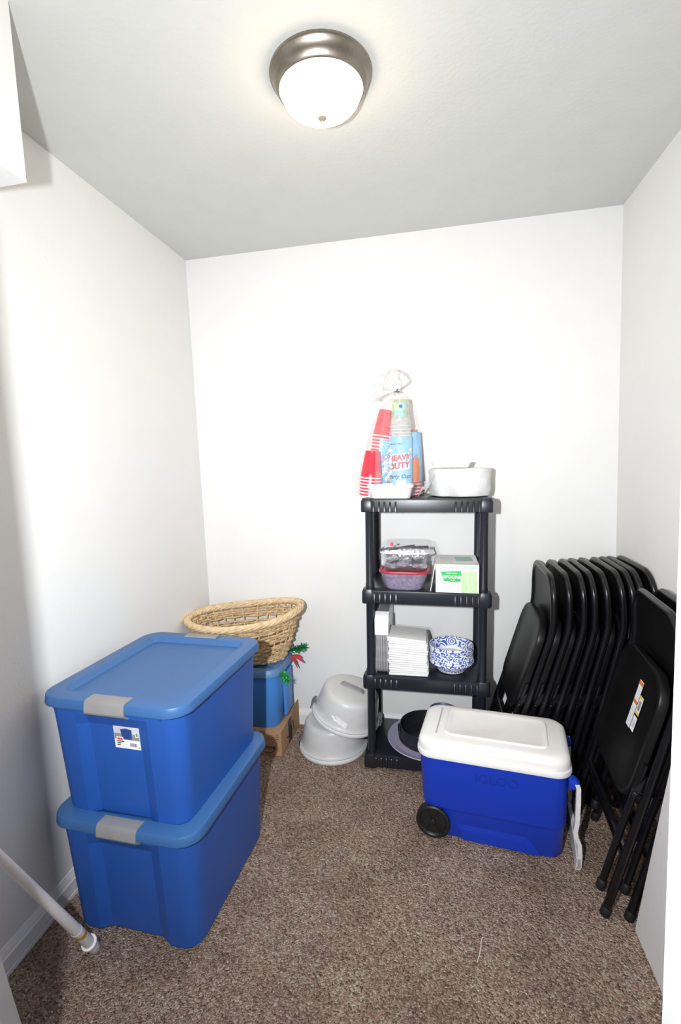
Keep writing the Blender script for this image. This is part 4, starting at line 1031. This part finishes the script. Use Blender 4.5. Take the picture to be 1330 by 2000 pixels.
c0 = folding_chair()
ORD = ['first', 'second', 'third', 'fourth', 'fifth', 'sixth', 'seventh', 'eighth']
topX = [0.450, 0.505, 0.555, 0.592, 0.636, 0.688, 0.722, 0.752, 0.797]
row = []
for i, tx in enumerate(topX):
    c = c0 if i == 0 else copy_tree(c0)
    ln = R(17.5 - 0.85 * i)
    x0 = tx - 0.925 * math.sin(ln) + 0.058 * math.cos(ln)
    c.matrix_world = Matrix.Translation((x0, 2.152, 0.0)) @ Matrix.Rotation(R(-0.5 + 0.1 * i), 4, 'Z') @ Matrix.Rotation(ln, 4, 'Y')
    if i < 8: lab = 'black steel folding chair, %s from the shelf in the leaning row' % ORD[i]
    else: lab = 'black steel folding chair at the right end of the row, touching the wall'
    tag(c, lab, 'folding chair', 'folding chairs leaning in the corner')
near = []
for i, (x0, y0, ln, yw) in enumerate(((0.499, 1.657, 14.8, -4), (0.565, 1.652, 14.5, -4))):
    c = copy_tree(c0)
    c.matrix_world = Matrix.Translation((x0, y0, 0.0)) @ Matrix.Rotation(R(yw), 4, 'Z') @ Matrix.Rotation(R(ln), 4, 'Y')
    tag(c, ('black steel folding chair in front of the row with white warning labels on its seat', 'black steel folding chair between the labelled chair and the right wall')[i], 'folding chair', 'folding chairs leaning in the corner')
    near.append(c)
# warning labels on the nearer chair's seat
wl = B()
def SQ(y0, y1, z0, z1, off, mi): wl.add([(-0.0372 - off, y + 0.060, z + ZL) for y, z in ((y0, z0), (y1, z0), (y1, z1), (y0, z1))], [(0, 1, 2, 3)], mi)
ZL = 0.128
SQ(-0.118, -0.086, 0.405, 0.560, 0.0020, 0); SQ(-0.118, -0.086, 0.545, 0.558, 0.0026, 1); SQ(-0.118, -0.086, 0.483, 0.495, 0.0026, 1)
for k in range(6): SQ(-0.115, -0.089, 0.500 + k * 0.007, 0.503 + k * 0.007, 0.0026, 4)
for k in range(9): SQ(-0.115, -0.089, 0.412 + k * 0.0075, 0.415 + k * 0.0075, 0.0026, 4)
SQ(-0.150, -0.122, 0.462, 0.522, 0.0020, 0); SQ(-0.150, -0.122, 0.513, 0.521, 0.0026, 2); SQ(-0.150, -0.122, 0.463, 0.471, 0.0026, 2); SQ(-0.145, -0.128, 0.476, 0.508, 0.0026, 3)
SQ(-0.150, -0.122, 0.408, 0.455, 0.0020, 0); SQ(-0.145, -0.128, 0.420, 0.445, 0.0026, 4)
o = wl.build('warning_label', [M_white, M_print_orange, M_print_yellow, M_print_grey, M_print_lilac], near[0], smooth=0, label='white warning labels with orange and yellow bands')

# ------------------------------------------------------------------ leaning boards, rod, thread
bd = B().box((0.009, 0.0, 0.80), (0.018, 0.52, 1.60)); o = bd.build('white_board', M_board, smooth=0)
o.matrix_world = Matrix.Translation((0.556, 1.152, 0.0)) @ Matrix.Rotation(R(8.6), 4, 'Y')
tag(o, 'smooth white board leaning on the right wall in front of the chairs', 'board')
bd = B().box((-0.009, 0.0, 0.54), (0.018, 0.36, 1.08)); o = bd.build('white_board', M_board, smooth=0)
o.matrix_world = Matrix.Translation((-0.972, 0.67, 0.0)) @ Matrix.Rotation(R(-11.6), 4, 'Y')
tag(o, 'white board leaning on the left wall at the lower left corner', 'board')

rod = empty('tension_rod')
p0, p1 = Vector((-1.000, 1.108, 0.010)), Vector((-0.792, 0.482, 1.105))
dr = (p1 - p0); LR = dr.length
rod.matrix_world = Matrix.Translation(p0) @ dr.to_track_quat('Z', 'X').to_matrix().to_4x4()
tag(rod, 'white telescoping rod leaning down to the carpet beside the blue totes', 'rod')
B().lathe([(0.0135, 0.0), (0.0150, 0.003), (0.0150, 0.056), (0.0140, 0.058)], 24, cap0=True, cap1=True).build('end_cap', M_rod, rod)
B().lathe([(0.0130, 0.057), (0.0200, 0.058), (0.0210, 0.062), (0.0200, 0.068), (0.0130, 0.069)], 24, cap0=True, cap1=True).build('collar', M_rod, rod)
B().lathe([(0.0145, 0.060), (0.0140, 0.190)], 24, cap0=True, cap1=True).build('lower_tube', M_rod, rod)
B().lathe([(0.0135, 0.185), (0.0098, 0.70), (0.0075, LR - 0.01)], 24, cap0=True, cap1=True).build('upper_tube', M_rod, rod)
B().loft([[(0.0148 * math.cos(a), 0.0148 * math.sin(a), 0.155 + 0.020 * k + 0.012 * math.sin(a)) for a in [2 * math.pi * i / 24 for i in range(24)]] for k in (0, 1)], cap0=False, cap1=False).build('sticker_band', mat('amber_sticker', (0.62, 0.30, 0.03), 0.4, var=0.5, vscale=60), rod, label='amber sticker')

th = B().tube([(0.1165, 1.318, 0.004), (0.112, 1.312, 0.006), (0.109, 1.298, 0.004), (0.1075, 1.285, 0.006), (0.103, 1.270, 0.004), (0.101, 1.262, 0.003), (0.0985, 1.256, 0.006), (0.0945, 1.243, 0.004)], 0.0011, 6)
tag(th.build('loose_thread', M_thread), 'short white thread lying on the carpet', 'thread')
